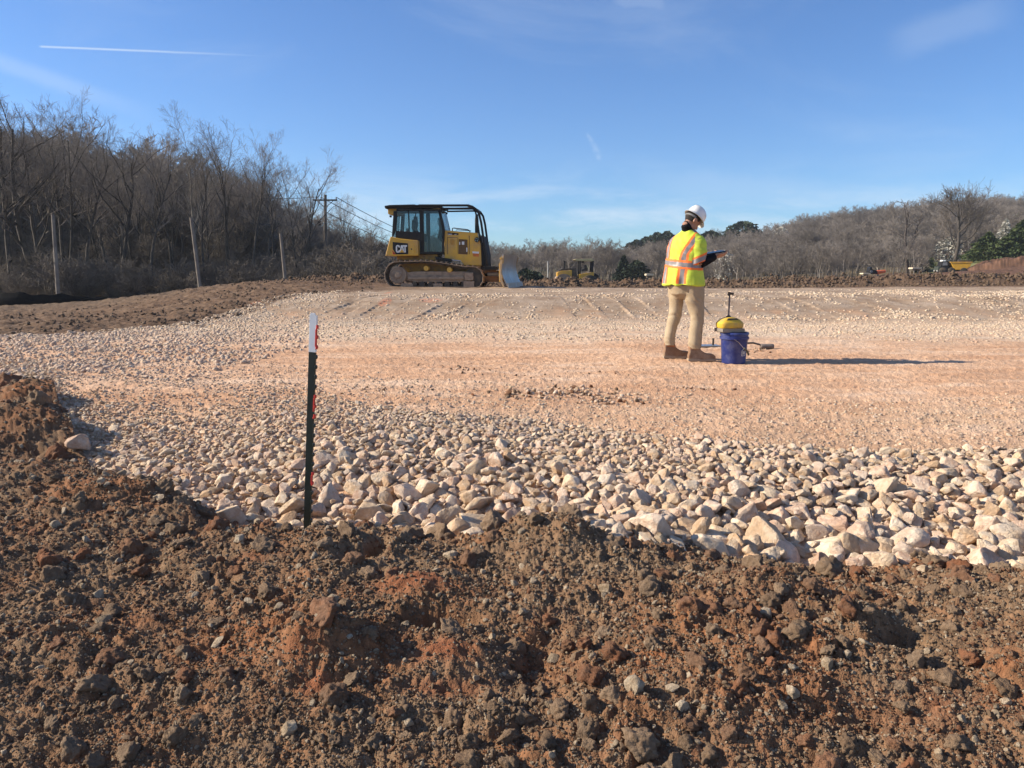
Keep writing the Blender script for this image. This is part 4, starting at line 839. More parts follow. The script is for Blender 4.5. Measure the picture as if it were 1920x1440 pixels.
LG, LD, LW = leafmat('cedar_needles', (.070, .090, .028), (.036, .054, .02)), leafmat('pine_needles', (.038, .054, .030), (.022, .034, .019)), leafmat('white_blossom', (.52, .50, .44), (.34, .32, .27))
CONE = [(0, .55), (.12, 1), (.5, .62), (.85, .22), (1, .02)]; ROUND = [(0, .2), (.25, .8), (.55, 1), (.85, .65), (1, .1)]; LOLLY = [(0, 0), (.45, .1), (.55, .7), (.75, 1), (.93, .7), (1, .15)]
def evergreen(px, tip, y, R, prof, m, lab, n=2600, size=.22, name='cedar_tree', seed=0, cat='evergreen', gap=.35):
    x, y, z = wp(px, tip, y); b = hz(x, y); H = z - b; t = empty(name, (x, y, b)); tag(t, lab, cat)
    k = MB(); k.tube([(0, 0, -.3), (.05, 0, H * .5), (0, .03, H * .93)], [R * .11, R * .07, .02], 7); k.build('trunk', BARK, t)
    meshobj('crown', sprays('crown', seed or int(px), m, H, R, n, prof, size, gap=gap), None, t)
    return t
evergreen(1839, 436, 112, 3.3, CONE, LG, 'dark green cone-shaped cedar beside the white blossoming tree', 3600)
evergreen(1905, 412, 112, 4.6, CONE, LG, 'larger green cedar at the right edge of the photo', 5200, .26)
evergreen(1940, 425, 110, 4.0, CONE, LG, 'green cedar cut by the right edge of the photo', 3600, .26)
evergreen(1716, 478, 108, 1.9, ROUND, LG, 'low olive bush under the dark twisted tree', 1500, .2, 'evergreen_bush')
evergreen(1167, 480, 105, 1.6, CONE, LD, 'small dark cone-shaped cedar to the left of the worker, narrower one of two', 1800, .2)
evergreen(1190, 489, 104, 1.7, ROUND, LD, 'small dark rounded cedar close to the left of the worker', 1800, .2)
evergreen(1385, 416, 215, 5.0, LOLLY, LD, 'dark round-topped pine on the hill right of the white hard hat', 2600, .5, 'pine_tree')
evergreen(1326, 434, 215, 5.5, ROUND, LD, 'dark pine just right of the worker, behind the shoulder', 2600, .5, 'pine_tree')
for i, (px, tp) in enumerate(((1228, 432), (1208, 440), (1246, 430), (1190, 446))):
    evergreen(px, tp + 4, 225, 3.9, ROUND, LD, ['dark pine of the clump left of the worker, in the middle', 'dark pine of the clump left of the worker, third from him', 'dark pine of the clump nearest the yellow vest', 'outermost low pine of the dark clump left of the worker'][i], 2000, .42, 'pine_tree', seed=90 + i, gap=.5)
for i, (px, tp) in enumerate(((985, 502), (1003, 507))):
    evergreen(px, tp + 3, 88, 1.15, ROUND, LD, ['dark evergreen bush just right of the dozer blade', 'dark evergreen bush second from the dozer blade', 'dark evergreen bush behind the dozer blade', 'dark evergreen bush beside the yellow machine hood', 'dark evergreen bush under the dozer nose'][i], 1100, .2, 'evergreen_bush', seed=70 + i)
evergreen(1868, 412, 128, 2.3, CONE, LW, 'white blossoming tree between two green cedars', 1500, .20, 'blossom_tree', cat='tree', gap=.5)
evergreen(1455, 426, 200, 3.6, ROUND, LW, 'white blossoming tree high on the hillside right of the worker', 700, .34, 'blossom_tree', cat='tree', gap=.6)
evergreen(1352, 470, 104, 1.3, ROUND, LW, 'small white blossoming tree behind the tablet', 420, .15, 'blossom_tree', cat='tree', gap=.7)
evergreen(1768, 446, 122, 2.6, ROUND, LW, 'pale blossoming tree under the big spreading oak', 620, .18, 'blossom_tree', cat='tree', gap=.7)
evergreen(1526, 480, 110, 1.4, ROUND, LW, 'small thin white blossoming tree below the middle of the hill', 200, .15, 'blossom_tree', cat='tree', gap=.7)
# ------------------------------------------------------------------ machines
YEL = mat('machine_yellow', (.70, .38, .03), (.60, .32, .03), rough=.42, scale=2, dirt=(.33, .22, .13), dscale=2.2, damt=.45, coat=.15)
BLK = mat('black_paint', (.009, .009, .010), (.014, .014, .015), rough=.42, scale=5, dirt=(.08, .06, .04), dscale=3, damt=.18, spec=.22)
STEEL = mat('dusty_track_steel', (.36, .255, .18), (.24, .17, .12), rough=.75, metal=.2, scale=7, dirt=(.36, .26, .175), dscale=5, damt=.8, bump=.3, bscale=30)
DSTEEL = mat('dark_steel', (.06, .05, .042), (.035, .03, .027), rough=.6, metal=.4, scale=8, dirt=(.20, .14, .09), dscale=4, damt=.6)
BLADE = mat('worn_blade_steel', (.42, .39, .36), (.30, .28, .26), rough=.42, metal=.6, scale=3, dirt=(.40, .30, .21), dscale=1.6, damt=.8)
SEATM = mat('black_vinyl', (.02, .02, .022), (.03, .03, .032), rough=.55)
WHT = mat('white_paint', (.74, .73, .70), (.66, .65, .62), rough=.5)
GREY = mat('grey_plastic', (.22, .22, .22), (.16, .16, .16), rough=.5)
RUBBER = mat('rubber', (.028, .026, .024), (.04, .036, .03), rough=.85, dirt=(.16, .11, .07), damt=.5)
CHROME = mat('chrome_rod', (.75, .75, .74), (.6, .6, .6), rough=.18, metal=1.0)
def glassmat(name, tint, refl=.5):
    m = bpy.data.materials.new(name); m.use_nodes = True; t = m.node_tree; t.nodes.clear()
    tr = N(t, 'ShaderNodeBsdfTransparent'); tr.inputs[0].default_value = (*tint, 1); gl = N(t, 'ShaderNodeBsdfGlossy'); gl.inputs['Roughness'].default_value = .03
    fr = N(t, 'ShaderNodeFresnel'); fr.inputs[0].default_value = 1.45; mx = N(t, 'ShaderNodeMixShader'); LK(t, MATH(t, 'ADD', MATH(t, 'MULTIPLY', fr.outputs[0], refl), .03), mx.inputs[0]); LK(t, tr.outputs[0], mx.inputs[1]); LK(t, gl.outputs[0], mx.inputs[2])
    o = N(t, 'ShaderNodeOutputMaterial'); LK(t, mx.outputs[0], o.inputs[0]); return m
GLASS = glassmat('cab_glass', (.64, .73, .75))
K_ = .003038
def cx(a): return (a - 800) * K_
def cz(b): return (1130 - b) * K_
def pg(*p): return [(cx(a), cz(b)) for a, b in p]
def glyphs(name, text, size, thick, m, parent, loc, xdir, bold=0.0, font_z=(0, 0, 1)):
    """real raised lettering from the built-in font, standing on a vertical face"""
    cu = bpy.data.curves.new(name, 'FONT'); cu.body = text; cu.size = size; cu.extrude = thick; cu.offset = bold; cu.align_x = 'LEFT'
    o = bpy.data.objects.new(name, cu); COL.objects.link(o); dg = bpy.context.evaluated_depsgraph_get(); me = bpy.data.meshes.new_from_object(o.evaluated_get(dg)); bpy.data.objects.remove(o); bpy.data.curves.remove(cu)
    q = meshobj(name, me, m, parent); X = Vector(xdir).normalized(); Z = Vector(font_z); Y_ = Z.cross(X) * -1
    q.matrix_local = Matrix.Translation(loc) @ Matrix((X, Z, X.cross(Z))).transposed().to_4x4(); return q

DZ = empty('bulldozer', (0, 0, 0)); tag(DZ, 'yellow crawler bulldozer with black cab and brush bars on the far edge of the pad', 'bulldozer')
def track(yc):
    """closed chain of grousered shoes round sprocket and idler; yc is the middle of the track"""
    out = []; S_, I_ = (cx(310), cz(968), .475), (cx(1205), cz(1000), .395)
    for i in range(15): a = math.radians(270 - 180 * i / 14); out.append((S_[0] + S_[2] * math.cos(a), S_[1] + S_[2] * math.sin(a)))
    out += [(cx(a), cz(b)) for a, b in ((480, 806), (600, 803), (720, 808), (850, 826), (980, 847), (1100, 865))]
    for i in range(13): a = math.radians(80 - 160 * i / 12); out.append((I_[0] + I_[2] * math.cos(a), I_[1] + I_[2] * math.sin(a)))
    out = [(x, max(z, .055)) for x, z in out]; P = np.array(out + [out[0]]); L = np.r_[0, np.cumsum(np.hypot(*np.diff(P, axis=0).T))]; n = 43; mb = MB(); ch = MB(); w2 = .28
    for i in range(n):
        s = L[-1] * (i + .5) / n; d = .01; p = np.array([np.interp(s, L, P[:, 0]), np.interp(s, L, P[:, 1])]); q = np.array([np.interp((s + d) % L[-1], L, P[:, 0]), np.interp((s + d) % L[-1], L, P[:, 1])]); a = math.atan2(q[1] - p[1], q[0] - p[0])
        mb.box((p[0], yc, p[1]), (L[-1] / n * 1.03, 2 * w2, .022), rot=(0, -a, 0)); nx, nz = -math.sin(a), math.cos(a)
        g = (p[0] + nx * .034 - math.cos(a) * .05, p[1] + nz * .034 - math.sin(a) * .05); mb.box((g[0], yc, g[1]), (.016, 2 * w2 - .004, .05), rot=(0, -a, 0))
        for sy in (-1, 1): ch.box((p[0] - nx * .045, yc + sy * .075, p[1] - nz * .045), (L[-1] / n * 1.05, .035, .062), rot=(0, -a, 0))
    return mb, ch
for yc, sg in ((-.92, -1), (.92, 1)):
    mb, ch = track(yc); tb = mb.build('track', STEEL, DZ, bevel=.004, seg=1); ch.build('chain', DSTEEL, tb)
    yo = yc + sg * .17
    m = MB(); m.prism(pg((390, 940), (520, 925), (1090, 925), (1215, 935), (1225, 1030), (1095, 1050), (490, 1050), (400, 1020)), yc - .13, yc + .15 if sg > 0 else yc + .13)
    fr = m.build('track_frame', STEEL, DZ, bevel=.02)
    m = MB(); m.prism(pg((430, 990), (1100, 985), (1100, 1015), (430, 1020)), yo - .03, yo + .03); m.box((cx(1165), yo, cz(985)), (.30, .07, .26)); m.box((cx(790), yo, cz(1092)), (.34, .06, .15)); m.build('guard', STEEL, fr, bevel=.01)
    m = MB(); m.prism(pg((350, 1060), (490, 1075), (490, 1110), (330, 1115)), yo - .04, yo + .02); m.prism(pg((1100, 1040), (1230, 1040), (1225, 1112), (1100, 1112)), yo - .04, yo + .02); m.build('track_guide', STEEL, fr, bevel=.01)
    m = MB(); m.lathe([(.02, -.11), (.29, -.11), (.31, -.09), (.31, .05), (.27, .065), (.25, .05), (.12, .06), (.10, .11), (.02, .115)] if sg > 0 else [(.02, .11), (.29, .11), (.31, .09), (.31, -.05), (.27, -.065), (.25, -.05), (.12, -.06), (.10, -.11), (.02, -.115)], (cx(310), yo, cz(968)), 32, 'Y')
    for j in range(12): a = j * math.pi / 6; m.lathe([(.004, -.02), (.016, -.02), (.016, .02), (.004, .02)], (cx(310) + .2 * math.cos(a), yo + sg * .06, cz(968) + .2 * math.sin(a)), 8, 'Y')
    m.build('sprocket', STEEL, DZ, smooth=True)
    m = MB(); m.lathe([(.02, -.09), (.33, -.09), (.335, 0), (.33, .09), (.02, .09)], (cx(1205), yc, cz(1000)), 28, 'Y'); m.build('idler', DSTEEL, DZ, smooth=True)
    for k_ in range(7): m = MB(); m.lathe([(.02, -.17), (.10, -.17), (.10, -.12), (.085, -.1), (.085, .1), (.10, .12), (.10, .17), (.02, .17)], (cx(500 + k_ * 100), yc, cz(1080)), 16, 'Y'); m.build('track_roller', DSTEEL, DZ, smooth=True)
    for a in (650, 930): m = MB(); m.lathe([(.01, -.19), (.088, -.19), (.095, -.17), (.095, .1), (.02, .1)] if sg < 0 else [(.01, .19), (.088, .19), (.095, .17), (.095, -.1), (.02, -.1)], (cx(a), yc, cz(888 if a < 800 else 905)), 18, 'Y'); m.build('carrier_roller', YEL, DZ, smooth=True)
# main body, tank, hood
m = MB(); m.prism(pg((255, 720), (760, 720), (760, 830), (1290, 850), (1290, 960), (420, 960), (270, 810)), -.58, .58); m.build('main_frame', mat('frame_yellow_dusty', (.42, .22, .03), (.30, .16, .035), rough=.6, dirt=(.16, .10, .06), damt=.7), DZ, bevel=.02)
m = MB(); m.prism(pg((150, 740), (215, 515), (230, 513), (330, 535), (548, 558), (548, 738)), -.98, .98); tank = m.build('rear_fender', YEL, DZ, bevel=.03, seg=3)
yf = -.983
m = MB(); m.prism(pg((243, 575), (428, 592), (430, 720), (278, 722), (243, 660)), yf - .006, yf + .001); plate = m.build('badge', BLK, tank, bevel=.001, seg=1)
m = MB(); m.prism(pg((235, 672), (278, 722), (245, 722), (240, 700)), yf - .006, yf + .001); m.build('red_stripe', mat('red_decal', (.45, .03, .02), rough=.4), tank)
# the three block letters and the yellow wedge of the badge
def stroke(mb, pts, w_, y0, y1):
    for (a, b), (c, d) in zip(pts[:-1], pts[1:]):
        L = math.hypot(c - a, d - b); nx, nz = -(d - b) / L * w_ / 2, (c - a) / L * w_ / 2; ex, ez = (c - a) / L * w_ * .0, 0
        mb.prism([(a + nx, b + nz), (c + nx, d + nz), (c - nx, d - nz), (a - nx, b - nz)], y0, y1)
m = MB(); y0, y1 = yf - .014, yf - .007
C_ = [(cx(a), cz(b)) for a, b in ((322, 640), (322, 628), (313, 619), (298, 619), (289, 628), (289, 686), (298, 695), (313, 695), (322, 686), (322, 673))]
stroke(m, C_, .052, y0, y1)
m.prism(pg((325, 700), (343, 614), (366, 614), (384, 700), (368, 700), (355, 635), (341, 700)), y0 - .002, y1)
m.prism(pg((368, 613), (416, 613), (416, 632), (401, 632), (401, 700), (384, 700), (384, 632), (368, 632)), y0 + .001, y1)
m.build('lettering', WHT, plate); m = MB(); m.prism(pg((325, 699), (354, 660), (384, 699)), y0 - .006, y0 - .0025); m.build('emblem', YEL, plate)
m = MB(); m.prism(pg((445, 600), (505, 606), (505, 715), (445, 715)), yf - .010, yf + .001); pl = m.build('access_door', YEL, tank, bevel=.006); m = MB(); m.box((cx(470), yf - .014, cz(660)), (.05, .012, .05)); m.build('latch', DSTEEL, pl, bevel=.004)
m = MB(); m.prism(pg((845, 432), (1250, 465), (1292, 600), (1305, 855), (1090, 850), (1050, 800), (848, 790)), -.60, .60); hood = m.build('hood', YEL, DZ, bevel=.03, seg=3)
yh = -.603
m = MB()
for a, b in (((885, 515), (1010, 525)), ((1150, 500), (1160, 720))): m.prism(pg(a, (b[0], a[1] + 4), (b[0], a[1] + 8), (a[0], a[1] + 6)) if b[0] - a[0] > 40 else pg(a, (a[0] + 5, a[1]), (a[0] + 5, b[1]), (a[0], b[1])), yh - .006, yh + .001)
m.prism(pg((885, 515), (890, 515), (890, 720), (885, 720)), yh - .006, yh + .001); m.prism(pg((1012, 520), (1016, 520), (1016, 720), (1012, 720)), yh - .0055, yh + .001); m.build('panel_seam', DSTEEL, hood)
m = MB(); m.prism(pg((1025, 538), (1130, 545), (1130, 722), (1020, 715)), yh - .008, yh + .001); op = m.build('engine_screen', mat('brown_mesh', (.16, .085, .03), (.10, .055, .025), rough=.7, scale=60, bump=.6, bscale=200), hood, bevel=.004)
m = MB()
for a, b, c, d in ((1030, 572, 1042, 606), (1062, 568, 1092, 606), (1115, 640, 1128, 690)): m.box((cx((a + c) / 2), yh - .011, cz((b + d) / 2)), ((c - a) * K_, .004, (d - b) * K_))
m.build('decal', WHT, op)
m = MB()
for j in range(6): m.box((cx(945), yh - .004, cz(545 + j * 10)), (.16, .014, .012), rot=(.4, 0, 0))
m.build('louvre', YEL, hood)
m = MB(); m.prism(pg((890, 458), (1022, 470), (1022, 490), (890, 486)), yh - .005, yh + .001); np_ = m.build('model_plate', BLK, hood); glyphs('lettering', 'D6K2', .062, .003, WHT, np_, (cx(893), yh - .008, cz(487)), (1, 0, -.06), .0012); glyphs('lettering', 'LGP', .045, .003, WHT, np_, (cx(972), yh - .008, cz(488)), (1, 0, -.06), .001)
m = MB(); m.prism(pg((1190, 685), (1268, 690), (1268, 750), (1200, 745)), yh - .005, yh + .001); dc = m.build('warning_decal', mat('orange_decal', (.60, .16, .03), rough=.5), hood); m = MB(); m.prism(pg((1190, 685), (1268, 690), (1268, 712), (1190, 708)), yh - .009, yh - .0055); m.build('decal_band', WHT, dc)
m = MB(); m.lathe([(.01, -.03), (.09, -.03), (.09, .02), (.01, .02)], (cx(1246), yh - .02, cz(547)), 18, 'Y')
for j in range(4): a = j * math.pi / 2 + .5; m.lathe([(.003, -.012), (.012, -.012), (.012, .004), (.003, .004)], (cx(1246) + .05 * math.cos(a), yh - .05, cz(547) + .05 * math.sin(a)), 8, 'Y', 1)
m.build('pivot_flange', [BLK, CHROME], hood, smooth=True)
m = MB(); m.tube([(cx(940), -.45, cz(440)), (cx(942), -.45, cz(408)), (cx(960), -.45, cz(405)), (cx(1130), -.45, cz(425)), (cx(1150), -.45, cz(438)), (cx(1155), -.45, cz(455))], .018, 8); m.tube([(cx(985), -.45, cz(440)), (cx(990), -.45, cz(425)), (cx(1170), -.45, cz(440))], .014, 8); m.build('grab_rail', DSTEEL, hood, smooth=True)
m = MB(); m.lathe([(.062, cz(465)), (.070, cz(440)), (.070, cz(300)), (.055, cz(260)), (.05, cz(235)), (.04, cz(235)), (.04, cz(262)), (.01, cz(270))], (cx(1226), -.12, 0), 16); m.build('exhaust_stack', BLK, DZ, smooth=True)
m = MB(); m.prism(pg((1292, 495), (1325, 500), (1372, 720), (1376, 860), (1300, 860)), -.62, .62); gr = m.build('radiator_guard', mat('dull_black', (.014, .014, .014), (.02, .018, .016), rough=.75, spec=.2), DZ, bevel=.015)
m = MB()
for j in range(6): m.prism(pg((1312 + j * 4, 560 + j * 16), (1345 + j * 4, 560 + j * 16), (1346 + j * 4, 568 + j * 16), (1313 + j * 4, 568 + j * 16)), -.632, -.621)
m.build('vent_slot', DSTEEL, gr); m = MB(); m.prism(pg((1300, 500), (1325, 505), (1340, 580), (1312, 580)), -.628, -.621); m.build('pale_plate', GREY, gr)
# cab
m = MB(); cb_y = -.70
m.prism(pg((262, 440), (555, 455), (555, 555), (258, 520)), cb_y, .70)                       # rear lower wall
m.prism(pg((555, 690), (842, 690), (842, 716), (555, 716)), cb_y, .70); m.prism(pg((280, 176), (810, 185), (815, 205), (272, 205)), cb_y, .70)
for y0_, y1_ in ((cb_y, cb_y + .07), (.63, .70)):
    m.prism(pg((240, 205), (285, 205), (268, 440), (258, 440), (225, 515), (215, 510)), y0_, y1_); m.prism(pg((555, 205), (605, 205), (605, 690), (555, 690)), y0_, y1_)
    m.prism(pg((780, 205), (815, 210), (862, 420), (842, 700), (822, 690), (830, 420)), y0_, y1_); m.prism(pg((415, 205), (428, 205), (432, 447), (420, 447)), y0_, y1_)
m.build('cab', BLK, DZ, bevel=.008, seg=1)
m = MB()
for y_ in (cb_y + .03, .66):
    m.prism(pg((286, 207), (415, 207), (420, 440), (272, 440)), y_, y_ + .008); m.prism(pg((428, 207), (554, 207), (554, 446), (433, 446)), y_, y_ + .008); m.prism(pg((606, 207), (782, 207), (828, 420), (820, 688), (606, 688)), y_, y_ + .008)
m.build('side_window', GLASS, DZ)
m = MB(); V = [(cx(232), -.6, cz(215)), (cx(232), .6, cz(215)), (cx(205), .6, cz(505)), (cx(205), -.6, cz(505))]; m.add(V + [(a + .008, b, c) for a, b, c in V], [[0, 1, 2, 3], [7, 6, 5, 4], [0, 4, 5, 1], [1, 5, 6, 2], [2, 6, 7, 3], [3, 7, 4, 0]]); V = [(cx(818), -.6, cz(215)), (cx(818), .6, cz(215)), (cx(858), .6, cz(430)), (cx(858), -.6, cz(430))]; m.add(V + [(a + .008, b, c) for a, b, c in V], [[0, 1, 2, 3], [7, 6, 5, 4], [0, 4, 5, 1], [1, 5, 6, 2], [2, 6, 7, 3], [3, 7, 4, 0]]); m.build('windscreen', GLASS, DZ)
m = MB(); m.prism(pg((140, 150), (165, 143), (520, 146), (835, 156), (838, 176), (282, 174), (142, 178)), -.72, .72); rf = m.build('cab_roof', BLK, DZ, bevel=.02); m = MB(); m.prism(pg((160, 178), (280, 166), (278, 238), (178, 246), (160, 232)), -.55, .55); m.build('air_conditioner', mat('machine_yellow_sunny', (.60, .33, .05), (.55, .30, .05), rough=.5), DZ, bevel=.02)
m = MB(); m.box((cx(182), -.4, cz(262)), (.06, .14, .07)); m.box((cx(182), .4, cz(262)), (.06, .14, .07)); m.build('rear_lamp', BLK, DZ, bevel=.01)
m = MB(); m.prism(pg((720, 178), (800, 176), (815, 200), (740, 205)), -.66, -.50); m.build('front_lamp', YEL, DZ, bevel=.01); m = MB(); m.box((cx(822), -.6, cz(205)), (.05, .12, .07)); m.box((cx(822), .6, cz(205)), (.05, .12, .07)); m.build('work_lamp', BLK, DZ, bevel=.01)
m = MB(); m.prism(pg((420, 480), (540, 480), (545, 540), (415, 540)), -.25, .25); m.prism(pg((435, 300), (470, 285), (485, 330), (470, 400), (500, 470), (450, 480), (425, 400)), -.24, .24); m.prism(pg((448, 255), (480, 255), (483, 300), (445, 300)), -.13, .13); m.build('seat', SEATM, DZ, bevel=.02)
m = MB(); m.prism(pg((765, 290), (790, 285), (835, 420), (830, 600), (790, 560), (750, 530), (775, 420)), -.35, .45); m.build('dashboard', SEATM, DZ, bevel=.01); m = MB(); m.box((cx(390), -.45, cz(425)), (.10, .06, .12)); m.tube([(cx(640), -.5, cz(690)), (cx(630), -.5, cz(500))], .02, 8); m.build('armrest', GREY, DZ, bevel=.01)
m = MB(); pts = [(728, 290), (735, 275), (765, 270), (775, 290), (772, 360), (745, 365), (732, 345), (728, 290)]; m.tube([(cx(a), .2, cz(b)) for a, b in pts], .012, 6); m.build('mirror_frame', BLK, DZ)
for sg in (-1, 1):    # the brush bars
    y_ = sg * .74
    m = MB(); m.tube([(cx(a), y_ * f, cz(b)) for a, b, f in ((140, 158, 1), (200, 148, 1), (500, 143, 1), (530, 150, 1), (560, 143, 1), (1150, 146, 1), (1200, 162, .99), (1240, 190, .98), (1275, 240, .96), (1300, 340, .94), (1318, 470, .92), (1340, 640, .9), (1362, 850, .88))], .042, 10)
    m.tube([(cx(a), y_ * f, cz(b)) for a, b, f in ((820, 180, .93), (1150, 176, .93), (1205, 186, .93), (1232, 215, .92), (1255, 320, .9), (1275, 470, .86), (1290, 560, .84))], .03, 10); br = m.build('brush_bar', BLK, DZ, smooth=True)
m = MB()
for a, b in ((150, 158), (500, 146), (1140, 148), (1238, 190)): m.tube([(cx(a), -.73, cz(b)), (cx(a), .73, cz(b))], .034, 8)
m.build('brush_bar_cross', BLK, DZ, smooth=True)
# lift linkage, blade
m = MB(); m.prism(pg((745, 745), (800, 755), (940, 775), (950, 800), (930, 815), (760, 790)), -.86, -.66); hc_ = m.build('lift_cylinder', BLK, DZ, bevel=.015); m = MB(); m.tube([(cx(945), -.76, cz(788)), (cx(1055), -.76, cz(800))], .022, 10); m.build('rod', CHROME, hc_, smooth=True)
m = MB(); m.prism(pg((1290, 870), (1470, 862), (1500, 905), (1480, 945), (1300, 950)), -.52, .52); m.prism(pg((1330, 980), (1560, 985), (1560, 1050), (1330, 1050)), -.62, -.38); m.prism(pg((1330, 980), (1560, 985), (1560, 1050), (1330, 1050)), .38, .62); pf = m.build('push_frame', mat('rusty_push_frame', (.20, .10, .04), (.10, .06, .035), rough=.7, dirt=(.07, .05, .04), damt=.6), DZ, bevel=.02)
m = MB(); m.lathe([(.01, -.2), (.075, -.2), (.075, .2), (.01, .2)], (cx(1435), -.5, cz(960)), 14, 'X'); m.build('tilt_cylinder', GREY, pf, smooth=True); m = MB(); m.prism(pg((1340, 862), (1500, 868), (1500, 905), (1345, 905)), -.80, -.55); m.prism(pg((1340, 862), (1500, 868), (1500, 905), (1345, 905)), .55, .80); c2 = m.build('angle_cylinder', BLK, pf, bevel=.01); m = MB()
for y_ in (-.68, .68): m.tube([(cx(1480), y_, cz(908)), (cx(1560), y_, cz(912))], .02, 8)
m.build('rod', CHROME, c2, smooth=True)
BL = []
for i in range(15):    # concave mouldboard section, top to cutting edge
    t = i / 14; z = 1.235 - t * 1.12; BL.append((.115 - .17 * math.sin(math.pi * (.12 + .80 * t)) + .10 * t ** 2.2 - .03 * (1 - t), z))
bl = empty('blade', (cx(1640), 0, 0), math.radians(-6.0)); bl.parent = DZ
m = MB(); n_ = len(BL); W2 = 1.56; front = [(x, z) for x, z in BL]; back = [(x - .035, z) for x, z in BL[::-1]]; m.prism(front + back, -W2, W2); mbd = m.build('mouldboard', BLADE, bl, smooth=True)
m = MB(); m.prism([(BL[-1][0] + .012, BL[-1][1] + .10), (BL[-1][0] + .05, .0), (BL[-1][0] + .02, .0), (BL[-1][0] - .03, BL[-1][1] + .10)], -W2 - .02, W2 + .02); m.build('cutting_edge', BLADE, bl, bevel=.004)
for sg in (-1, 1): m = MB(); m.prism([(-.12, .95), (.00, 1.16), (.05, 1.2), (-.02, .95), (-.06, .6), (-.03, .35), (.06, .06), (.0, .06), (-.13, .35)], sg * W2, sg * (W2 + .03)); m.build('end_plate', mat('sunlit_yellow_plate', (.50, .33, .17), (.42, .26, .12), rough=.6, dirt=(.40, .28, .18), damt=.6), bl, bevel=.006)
m = MB(); m.prism([(-.26, .55), (-.10, .55), (-.07, .8), (-.10, 1.02), (-.18, 1.14), (-.24, 1.02), (-.26, .8)], -.62, -.48); m.prism([(-.26, .55), (-.10, .55), (-.07, .8), (-.10, 1.02), (-.18, 1.14), (-.24, 1.02), (-.26, .8)], .48, .62); m.prism([(-.20, .25), (-.07, .25), (-.08, 1.0), (-.20, .9)], -1.3, 1.3); m.build('blade_bracket', YEL, bl, bevel=.015)
m = MB(); m.prism([(-.1, 1.06), (-.1, .92), (-.02, .9), (-.0, 1.14), (-.06, 1.18)], -W2 + .05, -W2 + .2); m.lathe([(.01, -.06), (.04, -.06), (.04, .06), (.01, .06)], (-.07, -W2 - .02, 1.08), 14, 'Y'); m.build('blade_lug', YEL, bl, bevel=.008)
DZX, DZY, _ = px2w(848, 537, 29.3)
DZ.location = (DZX - .33, DZY, hz(DZX, 28.4) - .04); DZ.rotation_euler = (0, 0, math.radians(-4.0))

# ------------------------------------------------------------------ the machine half hidden behind the spoil bank
RX, RY, _ = px2w(1080, 520, 62.0); RM_ = empty('road_roller', (RX, RY, hz(RX, RY)), 0); tag(RM_, 'yellow open machine with canopy half hidden behind the spoil bank, right of the dozer blade', 'roller')
zg = px2w(1080, 522, 62.0)[2] - RM_.location.z; k1 = 62 / FPX   # metres per photo pixel there
def rl(px, py): return ((px - 1080) * k1, (522 - py) * k1 + zg)
def rp(*p): return [rl(a, b) for a, b in p]
m = MB(); m.prism(rp((1044, 511), (1052, 508), (1071, 507), (1071, 528), (1044, 528)), -.75, .75); m.build('engine_hood', YEL, RM_, bevel=.04); m = MB(); m.prism(rp((1045, 508), (1053, 504), (1078, 503), (1082, 522), (1072, 522), (1071, 506)), -.7, .7); m.build('hood_top', DSTEEL, RM_, bevel=.02)
m = MB(); m.tube([(rl(1058, 506)[0], -.2, rl(1058, 506)[1]), (rl(1058, 490)[0], -.2, rl(1058, 490)[1])], .07, 10); m.build('exhaust_pipe', BLK, RM_); m = MB(); m.prism(rp((1084, 514), (1111, 510), (1112, 528), (1084, 528)), -.8, .8); m.build('rear_body', YEL, RM_, bevel=.04)
m = MB(); m.prism(rp((1074, 488), (1078, 486.5), (1107, 486), (1112, 489), (1107, 491), (1078, 490)), -.85, .85); m.build('canopy', mat('pale_canopy', (.55, .44, .22), (.45, .36, .18), rough=.5), RM_, bevel=.03)
for a in (1086, 1108):
    for y_ in (-.7, .7): m = MB(); m.tube([(rl(a, 515)[0], y_, rl(a, 515)[1]), (rl(a + (1.5 if a > 1100 else 0), 489)[0], y_, rl(a, 489)[1])], .055 if a < 1100 else .085, 8); m.build('canopy_post', BLK, RM_)
m = MB(); m.prism(rp((1090, 509), (1101, 508), (1101, 503), (1098, 497), (1094, 498), (1095, 504), (1090, 505)), -.3, .3); m.build('seat', SEATM, RM_, bevel=.03); m = MB(); m.tube([(rl(1088, 512)[0], 0, rl(1088, 512)[1]), (rl(1090, 501)[0], 0, rl(1090, 501)[1])], .03, 8); m.lathe([(.13, -.012), (.17, 0), (.13, .012)], (rl(1090, 501)[0], 0, rl(1090, 501)[1]), 14); m.build('steering_wheel', BLK, RM_); m = MB(); m.box((rl(1091, 493)[0], -.5, rl(1091, 492)[1]), (.2, .12, .12)); m.build('lamp', BLK, RM_, bevel=.01)
zw = 0.62
m = MB(); m.lathe([(.05, -.95), (.75, -.95), (.75, .95), (.05, .95)], (rl(1056, 520)[0], 0, .72), 28, 'Y'); m.build('drum', STEEL, RM_, smooth=True)
for y_ in (-.75, .75): m = MB(); m.lathe([(.05, -.22), (.5, -.22), (.68, -.16), (.70, 0), (.68, .16), (.5, .22), (.05, .22)], (rl(1104, 520)[0], y_, .68), 24, 'Y'); m.build('wheel', RUBBER, RM_, smooth=True)
m = MB(); m.prism(rp((1113, 512), (1121, 516), (1121, 528), (1110, 528)), -.5, .5); m.build('rear_bumper', BLK, RM_, bevel=.03); m = MB(); m.box((rl(1082, 525)[0], 0, .95), (3.2, .6, .5)); m.build('chassis', DSTEEL, RM_, bevel=.03)

